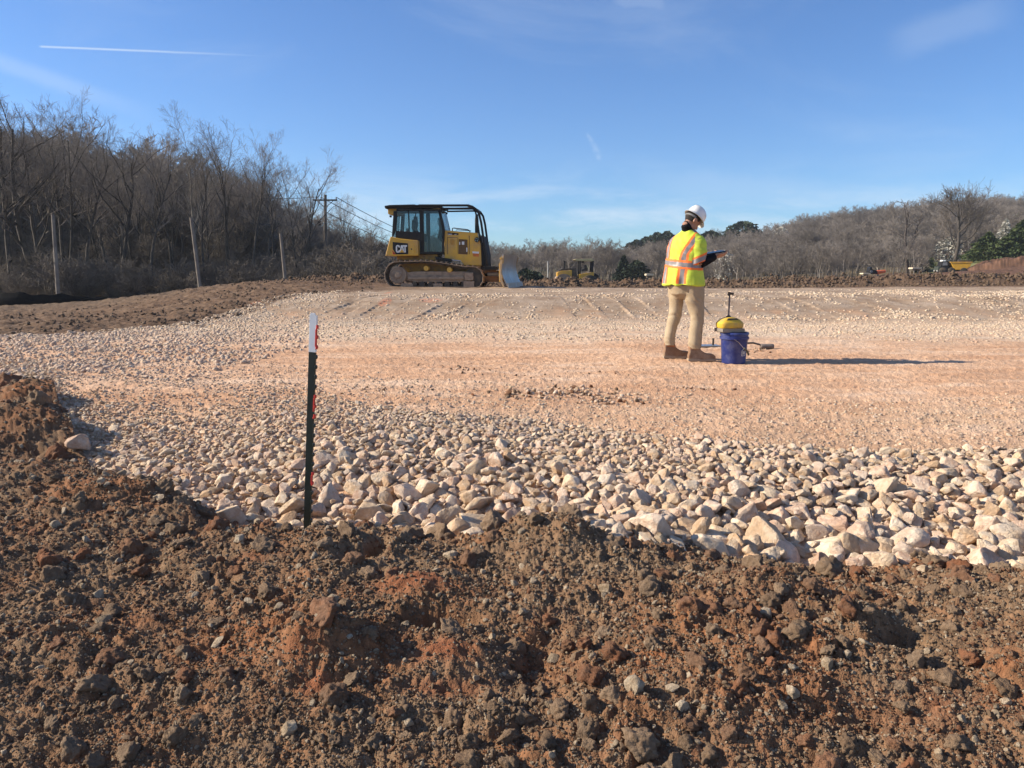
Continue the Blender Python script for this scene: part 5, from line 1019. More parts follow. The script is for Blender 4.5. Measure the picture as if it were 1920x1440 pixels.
# ------------------------------------------------------------------ the dump truck by the red spoil heap
TX, TY, _ = px2w(1787, 512, 90.0); TR = empty('dump_truck', (TX, TY, hz(TX, TY) - .1), math.radians(-14)); tag(TR, 'small yellow dump truck with dark cab parked at the foot of the red spoil heap', 'dump truck')
k2 = 90 / FPX; zt = px2w(1787, 510, 90)[2] - TR.location.z
def tl(px, py): return ((px - 1787) * k2, (510 - py) * k2 + zt)
def tp(*p): return [tl(a, b) for a, b in p]
m = MB(); m.prism(tp((1778, 493), (1812, 493), (1810, 500), (1802, 506), (1785, 506), (1781, 499)), -1.0, 1.0); bd = m.build('tipper_body', mat('truck_yellow', (.66, .36, .03), (.55, .30, .03), rough=.45), TR, bevel=.04); m = MB(); m.prism(tp((1777, 491.4), (1813, 491.4), (1813, 493.4), (1777, 493.4)), -1.05, 1.05); m.build('body_rim', YEL, bd, bevel=.02)
m = MB(); m.prism(tp((1764, 491), (1774, 490), (1777, 508), (1762, 508), (1762, 500)), -.85, .85); cbt = m.build('cab', BLK, TR, bevel=.04); m = MB(); m.prism(tp((1765, 492.5), (1772, 492), (1773, 498), (1764, 498)), -.858, -.85); m.build('window', GREY, cbt); m = MB(); m.prism(tp((1758, 500), (1764, 500), (1764, 508), (1757, 508)), -.85, .85); m.build('engine_cover', mat('dark_green_paint', (.05, .06, .045), rough=.5), TR, bevel=.03)
m = MB(); m.box((tl(1758, 507.5)[0], -.6, tl(1758, 507.8)[1]), (.14, .2, .16)); m.box((tl(1758, 507.5)[0], .6, tl(1758, 507.8)[1]), (.14, .2, .16)); m.build('headlight', WHT, TR, bevel=.02); m = MB(); m.prism(tp((1766, 488), (1771, 488), (1772, 490.5), (1765, 490.5)), -.5, .5); m.build('cab_beacon', WHT, TR, bevel=.02)
m = MB(); m.prism(tp((1796, 488.5), (1816, 488.5), (1817, 492), (1796, 492)), .3, .9); m.build('tailgate', DSTEEL, TR, bevel=.02); m = MB(); m.prism(tp((1764, 504), (1806, 504), (1806, 508), (1764, 508)), -.4, .4); m.build('chassis', DSTEEL, TR, bevel=.02)
for a in (1766, 1780, 1800):
    for y_ in (-.85, .85): m = MB(); m.lathe([(.05, -.2), (.3, -.2), (.42, -.14), (.44, 0), (.42, .14), (.3, .2), (.05, .2)], (tl(a, 508)[0], y_, tl(a, 508.5)[1]), 20, 'Y'); m.build('wheel', RUBBER, TR, smooth=True)
# ------------------------------------------------------------------ the worker
def remeshed(name, mb, m, parent, voxel=.008, smooth=2, disp=None):
    """joins overlapping closed shapes into one continuous skin"""
    me = bpy.data.meshes.new(name); me.from_pydata(mb.V, [], mb.F); me.update()
    bm = bmesh.new(); bm.from_mesh(me); bmesh.ops.recalc_face_normals(bm, faces=bm.faces); bm.to_mesh(me); bm.free()
    o = bpy.data.objects.new(name, me); COL.objects.link(o); md = o.modifiers.new('r', 'REMESH'); md.mode = 'VOXEL'; md.voxel_size = voxel; md.use_smooth_shade = True
    if smooth: sm = o.modifiers.new('s', 'SMOOTH'); sm.iterations = smooth; sm.factor = .5
    dg = bpy.context.evaluated_depsgraph_get(); me2 = bpy.data.meshes.new_from_object(o.evaluated_get(dg)); bpy.data.objects.remove(o); me2.materials.clear()
    if disp:
        n = len(me2.vertices); co = np.empty(n * 3, np.float32); me2.vertices.foreach_get('co', co); no = np.empty(n * 3, np.float32); me2.vertices.foreach_get('normal', no)
        V = co.reshape(-1, 3).astype(float); V = V + no.reshape(-1, 3) * disp(V)[:, None]; me2.vertices.foreach_set('co', V.astype(np.float32).ravel()); me2.update()
    return meshobj(name, me2, m, parent)
def rings(mb, R, n=28):
    """loft through rings (centre, half-axis vector a, half-axis vector b)"""
    V = []
    for c, a, b in R:
        c, a, b = Vector(c), Vector(a), Vector(b)
        for j in range(n): t = 2 * math.pi * j / n; V.append(c + a * math.cos(t) + b * math.sin(t))
    k = len(R); F = [[i * n + j, i * n + (j + 1) % n, (i + 1) * n + (j + 1) % n, (i + 1) * n + j] for i in range(k - 1) for j in range(n)] + [list(range(n - 1, -1, -1)), [(k - 1) * n + j for j in range(n)]]
    return mb.add(V, F)
def ball(mb, c, ax, R=None, n=16):
    V, F = _ICO[3]; A = V * np.array(ax)
    if R is not None: A = A @ np.array(R).T
    return mb.add(A + np.array(c), F.tolist())
PS = 9.4 / FPX
def mx(px): return (px - 1290) * PS
def mz(py): return (676 - py) * PS
MX, MY, _ = px2w(1290, 676, 9.4)
MAN = empty('person', (MX, MY, hz(MX, MY) + .004)); tag(MAN, 'worker in white hard hat, lime safety vest and khaki trousers reading a tablet', 'person')
SKIN = mat('skin', (.36, .19, .125), (.30, .155, .10), rough=.55, scale=20)
KHAKI = mat('khaki_cotton', (.40, .31, .205), (.35, .265, .17), rough=.92, scale=9, bump=.25, bscale=260, dirt=(.30, .22, .14), dscale=5, damt=.35)
NAVY = mat('dark_shirt', (.009, .009, .012), (.014, .014, .017), rough=.95, spec=.08, scale=30, bump=.2, bscale=200)
LIME = mat('lime_vest', (.56, .65, .06), (.49, .59, .05), rough=.75, scale=6, bump=.15, bscale=300)
ORANGE = mat('orange_tape', (.90, .20, .035), (.82, .17, .03), rough=.7)
SILVER = mat('silver_tape', (.24, .215, .21), (.20, .18, .175), rough=.45, metal=.1)
HAIR = mat('short_dark_hair', (.018, .013, .011), (.03, .022, .018), rough=.8, bump=.4, bscale=300)
BOOTM = mat('tan_leather', (.21, .115, .062), (.16, .085, .05), rough=.75, scale=8, dirt=(.34, .24, .16), dscale=7, damt=.7)
SOLEM = mat('pale_rubber_sole', (.36, .27, .19), (.28, .21, .15), rough=.9, scale=8)
HAT = mat('white_hard_hat', (.80, .77, .72), (.76, .73, .68), rough=.28, scale=3, spec=.5, coat=.2)
TA = math.radians(42); TF = Vector((math.cos(TA), math.sin(TA), 0)); TRt = Vector((math.sin(TA), -math.cos(TA), 0)); UP = Vector((0, 0, 1))
HA, HT = math.radians(24), math.radians(41)     # head heading and forward tilt
hf0 = Vector((math.cos(HA), math.sin(HA), 0)); HF_ = (hf0 * math.cos(HT) - UP * math.sin(HT)); HU = (UP * math.cos(HT) + hf0 * math.sin(HT)); HR = HF_.cross(HU)
HATC = Vector((mx(1295.5), 0.02, mz(412))); HC = HATC - HU * .062 - HF_ * .004
def hp(f, r, u): return HC + HF_ * f + HR * r + HU * u
LEGR = [(533, 1268, 1312, .125, -.085), (545, 1270, 1313, .12, -.088), (559, 1275, 1312.6, .105, -.092), (573, 1281, 1313, .095, -.095), (591, 1287.5, 1313, .085, -.095), (603, 1289, 1314, .080, -.095), (614, 1288, 1312, .078, -.095), (626, 1286, 1311.5, .076, -.095), (638, 1286.5, 1310.5, .072, -.095), (646, 1286, 1310, .072, -.095), (654, 1289, 1309.5, .066, -.095)]
LEGL = [(533, 1250, 1290, .125, .085), (545, 1251, 1287, .12, .088), (557, 1253.5, 1281, .105, .095), (573, 1255, 1280.5, .093, .10), (591, 1254, 1279, .085, .11), (603, 1252, 1276.5, .080, .115), (614, 1250.5, 1272, .077, .12), (626, 1248.5, 1269.5, .076, .12), (638, 1247, 1268, .073, .12), (650, 1248, 1267.5, .07, .12)]
def legs(mb, sc=1.0, dz=0):
    for L in (LEGR, LEGL):
        rings(mb, [((mx((a + b) / 2), y, mz(py) + dz), (mx(1290 + (b - a) / 2) * sc, 0, 0), (0, w * sc * 1.10, 0)) for py, a, b, w, y in L])
    rings(mb, [((mx(1280.5), 0, mz(524)), (.20 * sc, 0, 0), (0, .165 * sc, 0)), ((mx(1281), 0, mz(538)), (.205 * sc, 0, 0), (0, .18 * sc, 0)), ((mx(1282), 0, mz(552)), (.185 * sc, 0, 0), (0, .17 * sc, 0)), ((mx(1284), 0, mz(561)), (.12 * sc, 0, 0), (0, .11 * sc, 0))])
TC = Vector((mx(1276), 0.0, 0))
TOR = [(536, 1275, .275, .205), (525, 1275, .268, .20), (510, 1275.5, .252, .188), (497, 1276, .245, .178), (482, 1277, .243, .170), (468, 1278, .236, .160), (457, 1279.5, .232, .148), (449, 1280.5, .202, .124), (442.5, 1282, .140, .096), (436, 1284, .085, .075)]
def torso(mb, sc=1.0):
    rings(mb, [((mx(c), 0.0, mz(py)), TRt * a * sc, TF * b * sc) for py, c, a, b in TOR], 36)
SR = TC + TRt * .185 + UP * mz(453); ER = Vector((mx(1300), -.17, mz(496))); WR = Vector((mx(1332), -.07, mz(483.5)))
SL = TC - TRt * .15 + UP * mz(457); EL = Vector((mx(1281), .30, mz(497))); WL = Vector((mx(1322), .24, mz(482)))
def limb(mb, pts, rs, n=16, sub=4):
    P = []; R = []
    for i in range(len(pts) - 1):
        for k in range(sub): t = k / sub; P.append(Vector(pts[i]).lerp(Vector(pts[i + 1]), t)); R.append(rs[i] + (rs[i + 1] - rs[i]) * t)
    P.append(Vector(pts[-1])); R.append(rs[-1]); mb.tube(P, R, n)
# body: one continuous skin with head, neck, arms, hands and fingers
m = MB(); legs(m, .80); torso(m, .78)
m.tube([(mx(1283), 0, mz(446)), hp(-.040, 0, -.085), hp(-.020, 0, -.03)], [.056, .050, .052], 16)
ball(m, hp(0, 0, .015), (.098, .077, .10), Matrix((HF_, HR, HU)).transposed()); ball(m, hp(.022, 0, -.055), (.072, .060, .068), Matrix((HF_, HR, HU)).transposed()); ball(m, hp(.062, 0, -.088), (.026, .030, .024), Matrix((HF_, HR, HU)).transposed())
m.tube([hp(.088, 0, .012), hp(.104, 0, -.016), hp(.110, 0, -.030), hp(.092, 0, -.038)], [.010, .013, .016, .012], 10); m.tube([hp(.085, -.022, -.062), hp(.094, 0, -.060), hp(.085, .022, -.062)], [.008, .010, .008], 8)
m.tube([hp(.078, -.05, .028), hp(.093, -.02, .032), hp(.095, 0, .028), hp(.093, .02, .032), hp(.078, .05, .028)], .010, 8)
for sg in (1, -1):
    ball(m, hp(-.012, .080 * sg, -.012), (.022, .012, .034), Matrix((HF_, HR, HU)).transposed()); ball(m, hp(.082, .031 * sg, .010), (.012, .013, .010), Matrix((HF_, HR, HU)).transposed())
limb(m, [SR, ER, WR], [.058, .046, .030]); limb(m, [SL, EL, WL], [.058, .046, .030])
def hand(mb, W, d, nrm, side):
    """palm and five bent fingers: d along the forearm, nrm out of the back of the hand, side towards the thumb"""
    d, nrm, side = Vector(d).normalized(), Vector(nrm).normalized(), Vector(side).normalized()
    pc = W + d * .045
    rings(mb, [(W - d * .01, side * .028, nrm * .020), (W + d * .02, side * .036, nrm * .019), (W + d * .06, side * .043, nrm * .016), (W + d * .088, side * .040, nrm * .013)], 16)
    for i, (off, L) in enumerate(((.030, .068), (.010, .078), (-.011, .072), (-.031, .056))):
        b = W + d * .082 + side * off; p1 = b + d * L * .5 - nrm * .006; p2 = p1 + d * L * .32 - nrm * L * .22; p3 = p2 + d * L * .12 - nrm * L * .30; mb.tube([b - d * .02, b, p1, p2, p3], [.010, .0098, .0092, .0085, .0065], 8)
    b = W + d * .022 + side * .030; mb.tube([b - side * .012, b + side * .016 + d * .012 + nrm * .004, b + side * .030 + d * .040 + nrm * .010, b + side * .034 + d * .066 + nrm * .006], [.014, .013, .011, .008], 8)
hand(m, WR, (1, .15, .18), (.12, -.25, -1), (-.2, -.9, .5)); hand(m, WL, (1, -.10, .15), (0, .2, -1), (-.1, .9, .4))
remeshed('body', m, SKIN, MAN, .0062, 2)
m = MB(); ball(m, hp(-.010, 0, .022), (.100, .082, .100), Matrix((HF_, HR, HU)).transposed()); hcut = remeshed('hair', m, HAIR, MAN, .008, 1)
bm = bmesh.new(); bm.from_mesh(hcut.data); bmesh.ops.delete(bm, geom=[v for v in bm.verts if (v.co - HC).dot(HF_) > .045 + .2 * (v.co - HC).dot(HU) or (v.co - HC).dot(HU) < -.052 or ((v.co - HC).dot(HF_) > -.02 and (v.co - HC).dot(HU) < .0)], context='VERTS'); bm.to_mesh(hcut.data); bm.free()
# trousers with folds, shirt, vest
def folds(V):
    x, y, z = V.T; kn = np.exp(-((z - .44) / .16) ** 2) + .8 * np.exp(-((z - .14) / .07) ** 2) + .7 * np.exp(-((z - .74) / .09) ** 2)
    return .010 * kn * np.sin(z * 62 + x * 60 + y * 45 + 5 * gnoise(x * 6, z * 5, 3)) * np.clip(gnoise(x * 7 + y * 9, z * 6, 5) + .15, 0, 1) + .006 * gnoise(x * 11 + y * 8, z * 7, 8)
m = MB(); legs(m); tro = remeshed('trousers', m, KHAKI, MAN, .0075, 2, folds)
m = MB(); m.prism([(mx(1299), mz(531)), (mx(1305), mz(531)), (mx(1302.5), mz(541))], -.190, -.183); m.build('pocket_shade', mat('pocket_shadow_cloth', (.05, .045, .05), rough=.9), tro)  # dark wedge whose colour stands for the shade in the pocket opening
m = MB(); torso(m, .84); limb(m, [SR - UP * .02, ER.lerp(SR, .05), ER, WR - (WR - ER) * .08], [.052, .064, .066, .045]); limb(m, [SL - UP * .02, EL, WL - (WL - EL) * .08], [.05, .062, .045])
m.tube([(mx(1283), .0, mz(448)), (mx(1284.5), .0, mz(441)), hp(-.036, 0, -.104), hp(-.028, 0, -.082)], [.086, .070, .058, .056], 24); remeshed('shirt', m, NAVY, MAN, .008, 2, lambda V: .004 * gnoise(V[:, 0] * 30, V[:, 2] * 22, 4))
def vfold(V):
    x, y, z = V.T; l = (x - TC.x) * TRt.x + y * TRt.y; low = sstep(1.2, .93, z)
    return .014 * low * np.sin(l * 34 + 2.2 * gnoise(l * 4, z * 3, 2)) * sstep(1.25, .95, z) + .006 * gnoise(l * 14 + z * 5, z * 9 - l * 6, 7) + .0035 * np.sin((z + l * .8) * 60 + 4 * gnoise(x * 5, z * 5, 9)) * np.exp(-((z - 1.33) / .13) ** 2)
m = MB(); torso(m)
SLV = [(1294.5, 447.5, .070, -.10), (1296, 455, .092, -.125), (1298, 466, .096, -.145), (1298.5, 478, .094, -.155), (1298.0, 488, .092, -.160), (1297.2, 495, .090, -.165)]
rings(m, [((mx(a), y, mz(b)), Vector((.98, .1, .30 if i > 2 else .1)).normalized() * r, Vector((0, .92, .05)) * r) for i, (a, b, r, y) in enumerate(SLV)], 26)
rings(m, [((SL + (EL - SL) * t), Vector((.9, -.3, 0)) * r, Vector((.2, .5, .8)) * r) for t, r in ((-.02, .06), (.15, .085), (.5, .095), (.8, .09))], 22)
vest = remeshed('vest', m, [LIME, ORANGE, SILVER], MAN, .0058, 2, vfold)
vm = vest.data; n = len(vm.polygons); c = np.empty(n * 3, np.float32); vm.polygons.foreach_get('center', c); c = c.reshape(-1, 3).astype(float)
l = (c[:, 0] - TC.x) * TRt.x + c[:, 1] * TRt.y; f = (c[:, 0] - TC.x) * TF.x + c[:, 1] * TF.y; z = c[:, 2]
def tape(d, half, edge): return np.where(d < half, 2, np.where(d < half + edge * 1.3, 1, 0))
slv = ((c[:, 0] > mx(1283.5) + (z - mz(497)) * .12) & (c[:, 1] < -.05) & (z > mz(500)) & (l > .165)) | (l < -.235)
band = tape(np.abs(z - (mz(496.5) - .10 * (l + .05))), .026, .020); lc = np.where(f < 0, .105 + .10 * sstep(1.24, 1.50, z), .12); vert = tape(np.minimum(np.abs(l - lc), np.abs(l + .15)), .026, .022)
mi = np.where(z < mz(503) + .05, np.maximum(np.where(band > 0, band, 0), np.where(band > 0, 0, vert)), np.where(band > 0, band, vert))
ax = np.array((.98, .1, .30)); ax /= np.linalg.norm(ax); e = z - (mz(489.5) + (c[:, 0] - mx(1298)) * .42); sb = tape(np.abs(e), .027, .020); mi = np.where(slv, np.where(l < 0, tape(np.abs(z - 1.27), .027, .02), sb), mi); mi = np.where(~slv & (z < mz(533.2)), 0, mi)
vm.polygons.foreach_set('material_index', mi.astype(np.int32)); vm.update()
# boots
for nm, x0, sole, y in (('r', 1286, 676.2, -.095), ('l', 1246.8, 674.6, .12)):
    def b(a, c_): return (mx(x0 + a), mz(sole - c_))
    m = MB(); prof = [b(2, 27), b(21, 26), b(22.5, 21), b(30, 16), b(36, 14), b(45, 13.5), b(50, 10), b(51, 5), b(49, 3), b(1, 3), b(0, 9), b(2, 17)]
    m.prism(prof, y - .047, y + .047); bt = remeshed('boot', m, BOOTM, MAN, .007, 5)
    m = MB(); m.prism([b(-.5, 4.6), b(20, 4.4), b(22, 3.4), b(51.5, 4.6), b(52, 3), b(50.5, .2), b(0, 0), b(-.5, 2)], y - .052, y + .052); m.build('sole', SOLEM, bt, bevel=.008); m = MB(); m.prism([b(1, 29), b(4, 29), b(4, 23), b(1.5, 23)], y - .012, y + .012); m.prism([b(4, 27), b(20, 26.5), b(20, 22), b(5, 22)], y - .050, y - .044); m.build('collar_strap', mat('orange_leather', (.36, .13, .05), rough=.7), bt, bevel=.003)
# hard hat
def hh(f, r, u): return HATC + HF_ * f + HR * r + HU * u
m = MB(); n_ = 40; prof = [(1.0, -.006), (1.0, .012), (.985, .045), (.93, .085), (.80, .118), (.58, .140), (.30, .151), (.02, .154)]; V = []
for s_, u in prof:
    for j in range(n_): a = 2 * math.pi * j / n_; V.append(hh(.123 * s_ * math.cos(a), .100 * s_ * math.sin(a), u * .95 - .012))
F = [[i * n_ + j, i * n_ + (j + 1) % n_, (i + 1) * n_ + (j + 1) % n_, (i + 1) * n_ + j] for i in range(len(prof) - 1) for j in range(n_)] + [[(len(prof) - 1) * n_ + j for j in range(n_)]]
m.add(V, F); V = []
for s_, u in ((1.0, .006), (1.0, -.006), (1.0, -.006), (1.0, .006)):
    pass
bo = [(math.cos(2 * math.pi * j / n_), math.sin(2 * math.pi * j / n_)) for j in range(n_)]
def brim_r(c_, s_): return (.123 * c_ + (.036 if c_ > 0 else .028) * c_ * abs(c_), .100 * s_ + .020 * s_)
for k, u in ((0, .008), (1, -.012), (1, -.016), (0, .002)):
    for c_, s_ in bo: V.append(hh(*((.119 * c_, .096 * s_) if k == 0 else brim_r(c_, s_)), u - (.014 * abs(c_) if k else 0)))
F = [[i * n_ + j, i * n_ + (j + 1) % n_, ((i + 1) % 4) * n_ + (j + 1) % n_, ((i + 1) % 4) * n_ + j] for i in range(4) for j in range(n_)]; m.add(V, F)
rd = MB(); hat = m.build('hard_hat', HAT, MAN, smooth=True)
m = MB(); m.tube([hh(.110 * t - .005, 0, .137 - .03 * t * t * 1.6) for t in np.linspace(-.8, .8, 9)], [.004, .007, .008, .008, .008, .008, .008, .007, .004], 8); m.build('ridge', HAT, hat, smooth=True)
def sticker(f, u, w_, h_, col, nm, a0=0.0):
    r = .100 * math.sqrt(max(.05, 1 - (f / .123) ** 2 - (u / .143) ** 2)) + .003; nrm = Vector((0, 0, 0)); c_ = hh(f, r, u); nrm = ((HF_ * (f / .130 ** 2)) + (HR * (r / .105 ** 2)) + (HU * (u / .150 ** 2))).normalized(); t1 = (HF_ - nrm * HF_.dot(nrm)).normalized(); t2 = nrm.cross(t1); q = MB(); n2 = 16
    P_ = [c_ + t1 * w_ * math.cos(2 * math.pi * j / n2) + t2 * h_ * math.sin(2 * math.pi * j / n2) for j in range(n2)]; q.add([p - nrm * .003 for p in P_] + [p + nrm * .0015 for p in P_], [list(range(n2)), list(range(2 * n2 - 1, n2 - 1, -1))] + [[j, (j + 1) % n2, n2 + (j + 1) % n2, n2 + j] for j in range(n2)]); q.build('sticker', mat('sticker_' + nm, col, rough=.5), hat)
sticker(-.005, .098, .018, .014, (.10, .05, .045), 'maroon'); sticker(.055, .090, .016, .010, (.25, .26, .30), 'grey'); sticker(.05, .066, .020, .008, (.40, .41, .45), 'silver')
m = MB(); m.tube([hh(-.112 * math.cos(a) , .088 * math.sin(a), -.040 - .012 * math.cos(a)) for a in np.linspace(-1.25, 1.25, 12)], .012, 8); m.build('headband', GREY, hat, smooth=True)
# the tablet in his hands
TB = empty('tablet', (MX + mx(1333), MY + .07, MAN.location.z + mz(476.5))); tag(TB, 'dark tablet computer held flat in both hands by the worker', 'tablet'); TB.rotation_euler = (math.radians(4), math.radians(-9), math.radians(8))
m = MB(); m.box((0, 0, 0), (.265, .19, .014)); bd = m.build('case', mat('dark_case', (.018, .020, .026), rough=.5), TB, bevel=.006); m = MB(); m.box((0, 0, .0075), (.235, .16, .003)); m.build('screen', mat('dark_glass_screen', (.02, .025, .03), rough=.25, spec=.3), TB); m = MB(); m.tube([(-.02, -.03, .02), (-.01, -.02, .055)], .004, 6); m.build('stylus', GREY, TB)

# ------------------------------------------------------------------ bucket, gauge, plate and mallet
BX, BY, _ = px2w(1375, 679, 9.2); BZ = hz(BX, BY) + .002; k9 = 9.2 / FPX
BUCK = empty('bucket', (BX, BY, BZ), 0); tag(BUCK, 'scuffed blue plastic bucket standing on the pad beside the worker', 'bucket')
m = MB(); m.lathe([(.02, 0), (.136, 0), (.139, .004), (.140, .02), (.157, .290), (.158, .292), (.172, .292), (.173, .318), (.160, .320), (.161, .345), (.168, .346), (.168, .366), (.162, .374), (.150, .374), (.146, .30), (.130, .012), (.02, .010)], n=48); bk = m.build('shell', mat('blue_plastic', (.012, .022, .125), (.018, .032, .165), rough=.42, scale=5, dirt=(.11, .12, .21), dscale=9, damt=.5), BUCK, smooth=True)
m = MB(); m.tube([(.168 * math.cos(a), -.168 * math.sin(a) - .0, .305 - .16 * math.sin(a) * 1.0) for a in np.linspace(.18, math.pi - .18, 15)] and [(-.05, -.176, .30), (0, -.182, .265), (.04, -.180, .22), (.075, -.172, .18)] , .0032, 6); m.build('wire_handle', CHROME, BUCK); m = MB(); m.tube([(.070, -.178, .195), (.105, -.166, .165), (.128, -.150, .130), (.134, -.140, .112)], .013, 10); m.build('hand_grip', mat('khaki_plastic', (.10, .095, .06), rough=.6), BUCK, smooth=True)
def on_shell(a, z, out=.0):   # point of the bucket's side at angle a (0 = towards the camera)
    r = .140 + (.157 - .140) * (z - .02) / .27 + out; return Vector((r * math.sin(a), -r * math.cos(a), z))
emb = MB()
def line(p, q, w_=.0035):
    P_ = [on_shell(p[0] + (q[0] - p[0]) * t, p[1] + (q[1] - p[1]) * t, .0012) for t in np.linspace(0, 1, 5)]; emb.tube(P_, w_, 4)
A0 = .40
for p, q in (((A0, .10), (A0, .165)), ((A0, .165), (A0 + .17, .185)), ((A0 + .17, .185), (A0 + .36, .165)), ((A0 + .36, .165), (A0 + .36, .10)), ((A0 + .36, .10), (A0, .10)), ((A0 + .11, .118), (A0 + .11, .155)), ((A0 + .20, .118), (A0 + .20, .162)), ((A0 + .26, .120), (A0 + .26, .150)), ((A0 + .11, .118), (A0 + .16, .118))): line(p, q)
emb.build('emblem', WHT, bk)
GA = empty('density_gauge', (BX + (1365 - 1375) * k9, BY, BZ + .376), math.radians(12)); tag(GA, 'yellow soil density gauge with an upright rod resting on the blue bucket', 'density gauge')
GY = mat('gauge_yellow', (.66, .42, .035), (.58, .36, .04), rough=.5, scale=6, dirt=(.36, .25, .13), dscale=8, damt=.5)
m = MB(); m.prism([(-.135, 0), (.135, 0), (.142, .008), (.142, .045), (-.142, .045), (-.142, .008)], -.11, .11); m.build('base', mat('worn_grey_base', (.26, .23, .19), (.18, .16, .135), rough=.6, metal=.3, dirt=(.36, .27, .19), damt=.5), GA, bevel=.006)
m = MB(); rings(m, [((0, 0, .0455), (.138, 0, 0), (0, .108, 0))] if False else [((0, 0, .0455), (.10, 0, 0), (0, .08, 0))], 4) if False else None
def slab(mb, L):   # lofted rounded rectangles (half length, half width, height)
    V = []; n_ = 32
    for a, b_, h_ in L:
        for j in range(n_): t = 2 * math.pi * j / n_; c_, s_ = math.cos(t), math.sin(t); V.append((a * math.copysign(abs(c_) ** .45, c_), b_ * math.copysign(abs(s_) ** .45, s_), h_))
    k = len(L); mb.add(V, [[i * n_ + j, i * n_ + (j + 1) % n_, (i + 1) * n_ + (j + 1) % n_, (i + 1) * n_ + j] for i in range(k - 1) for j in range(n_)] + [list(range(n_ - 1, -1, -1)), [(k - 1) * n_ + j for j in range(n_)]])
m = MB(); slab(m, [(.136, .104, .0475), (.146, .112, .062), (.148, .114, .105), (.138, .106, .118), (.108, .082, .148), (.060, .05, .170), (.030, .03, .178)]); gb = m.build('housing', GY, GA, smooth=True)
m = MB(); m.prism([(-.085, .140), (.075, .140), (.050, .166), (-.055, .166)], -.084, -.060); m.build('keypad', mat('dark_keypad', (.05, .048, .03), rough=.5), gb, bevel=.004); m = MB(); m.lathe([(.032, .172), (.028, .186), (.015, .196), (.01, .197)], (-.018, 0, 0), 18); m.build('rod_collar', DSTEEL, GA, smooth=True)
m = MB(); m.tube([(-.018, 0, .19), (-.014, 0, .44)], .0105, 10); rod = m.build('source_rod', mat('dull_rod', (.20, .17, .16), (.12, .10, .10), rough=.5, metal=.5), GA, smooth=True); m = MB(); m.tube([(-.024, 0, .43), (-.022, 0, .475)], .016, 10); m.tube([(-.02, 0, .455), (.028, -.01, .452)], .015, 10); m.build('trigger_handle', DSTEEL, rod, smooth=True)
PX_, PY_, _ = px2w(1326, 651, 11.0); PL = empty('guide_plate', (PX_, PY_, hz(PX_, PY_) + .006), .1); tag(PL, 'flat grey steel plate with two dark upright pins lying between the boots and the bucket', 'steel plate'); k11 = 11 / FPX
m = MB(); m.box((0, 0, .012), (.33, .22, .012)); m.build('plate', mat('bare_steel_plate', (.42, .44, .46), (.34, .36, .38), rough=.35, metal=.7), PL, bevel=.003)
for a in (1313, 1337): m = MB(); m.tube([((a - 1326) * k11, 0, .015), ((a - 1326) * k11 + .002, 0, .115)], .015, 10); m.build('pin', DSTEEL, PL, smooth=True)
QX, QY, _ = px2w(1426, 654, 10.6); ML = empty('mallet', (QX, QY, hz(QX, QY) + .0), 0); tag(ML, 'long-handled hammer with worn grey head lying behind the blue bucket', 'hammer'); k10 = 10.6 / FPX
m = MB(); m.tube([(-.30, .02, .075), (-.10, .01, .083), (-.02, 0, .062), (.01, 0, .045)], [.012, .013, .013, .012], 10); m.build('handle', mat('dark_handle', (.035, .03, .028), (.20, .17, .15), rough=.7, scale=4), ML, smooth=True)
m = MB(); m.lathe([(.01, -.005), (.030, 0), (.036, .012), (.034, .05), (.034, .13), (.037, .165), (.031, .178), (.01, .18)], (0, 0, .036), 14, 'X'); m.build('head', mat('worn_head', (.24, .19, .16), (.15, .125, .11), rough=.65, metal=.2), ML, smooth=True)

# ------------------------------------------------------------------ studded metal post in the rocks
TP = empty('metal_post', (POST_X, POST_Y, hz(POST_X, POST_Y) - .12)); tag(TP, 'studded black metal post with white tip and red paint patches at the rock edge', 'metal post')
tx, ty, tz = px2w(587, 587, 4.13); b0 = TP.location; axis = (Vector((tx, ty, tz)) - b0); PLn = axis.length; TP.rotation_euler = (axis.to_track_quat('Z', 'Y').to_matrix() @ Matrix.Rotation(-math.pi / 2 * 0, 3, 'Z')).to_euler()
ang = 0
Rm = axis.normalized(); xd = Vector((1, 0, 0)); xd = (xd - Rm * xd.dot(Rm)).normalized(); yd = Rm.cross(xd); RR = Matrix((xd, yd, Rm)).transposed() @ Matrix.Rotation(math.radians(-12), 3, 'Z'); TP.rotation_euler = RR.to_euler()
GB = mat('dark_green_enamel', (.010, .016, .013), (.016, .022, .018), rough=.38, scale=6, dirt=(.05, .045, .04), damt=.2); RED = mat('red_paint', (.62, .045, .028), (.50, .035, .025), rough=.55, scale=20); WT = mat('white_post_tip', (.66, .67, .70), (.60, .61, .64), rough=.45, scale=8)
zt0 = PLn - .212
m = MB(); m.box((0, 0, zt0 / 2), (.036, .0055, zt0)); m.box((-.004, .016, zt0 / 2), (.006, .026, zt0 - .002)); m.build('shaft', GB, TP, bevel=.001, seg=1)
m = MB(); m.prism([(-.018, zt0 + .0005), (.018, zt0 + .0005), (.018, PLn - .012), (.010, PLn), (-.010, PLn), (-.018, PLn - .008)], -.003, .003); m.prism([(-.007, zt0 + .0005), (-.001, zt0 + .0005), (-.001, PLn - .01), (-.007, PLn - .01)], .0035, .029); m.build('tip', WT, TP, bevel=.001, seg=1)
red = ((PLn - .18, PLn - .085), (.83, .905), (.79, .80), (.42, .47), (.13, .16)); z_ = .15
m = MB(); m.prism([(.0185, zt0 + .002), (.0235, zt0 + .002), (.0235, PLn - .012), (.0185, PLn - .012)], -.004, .010); m.build('edge_rib', WT, TP, bevel=.001, seg=1)
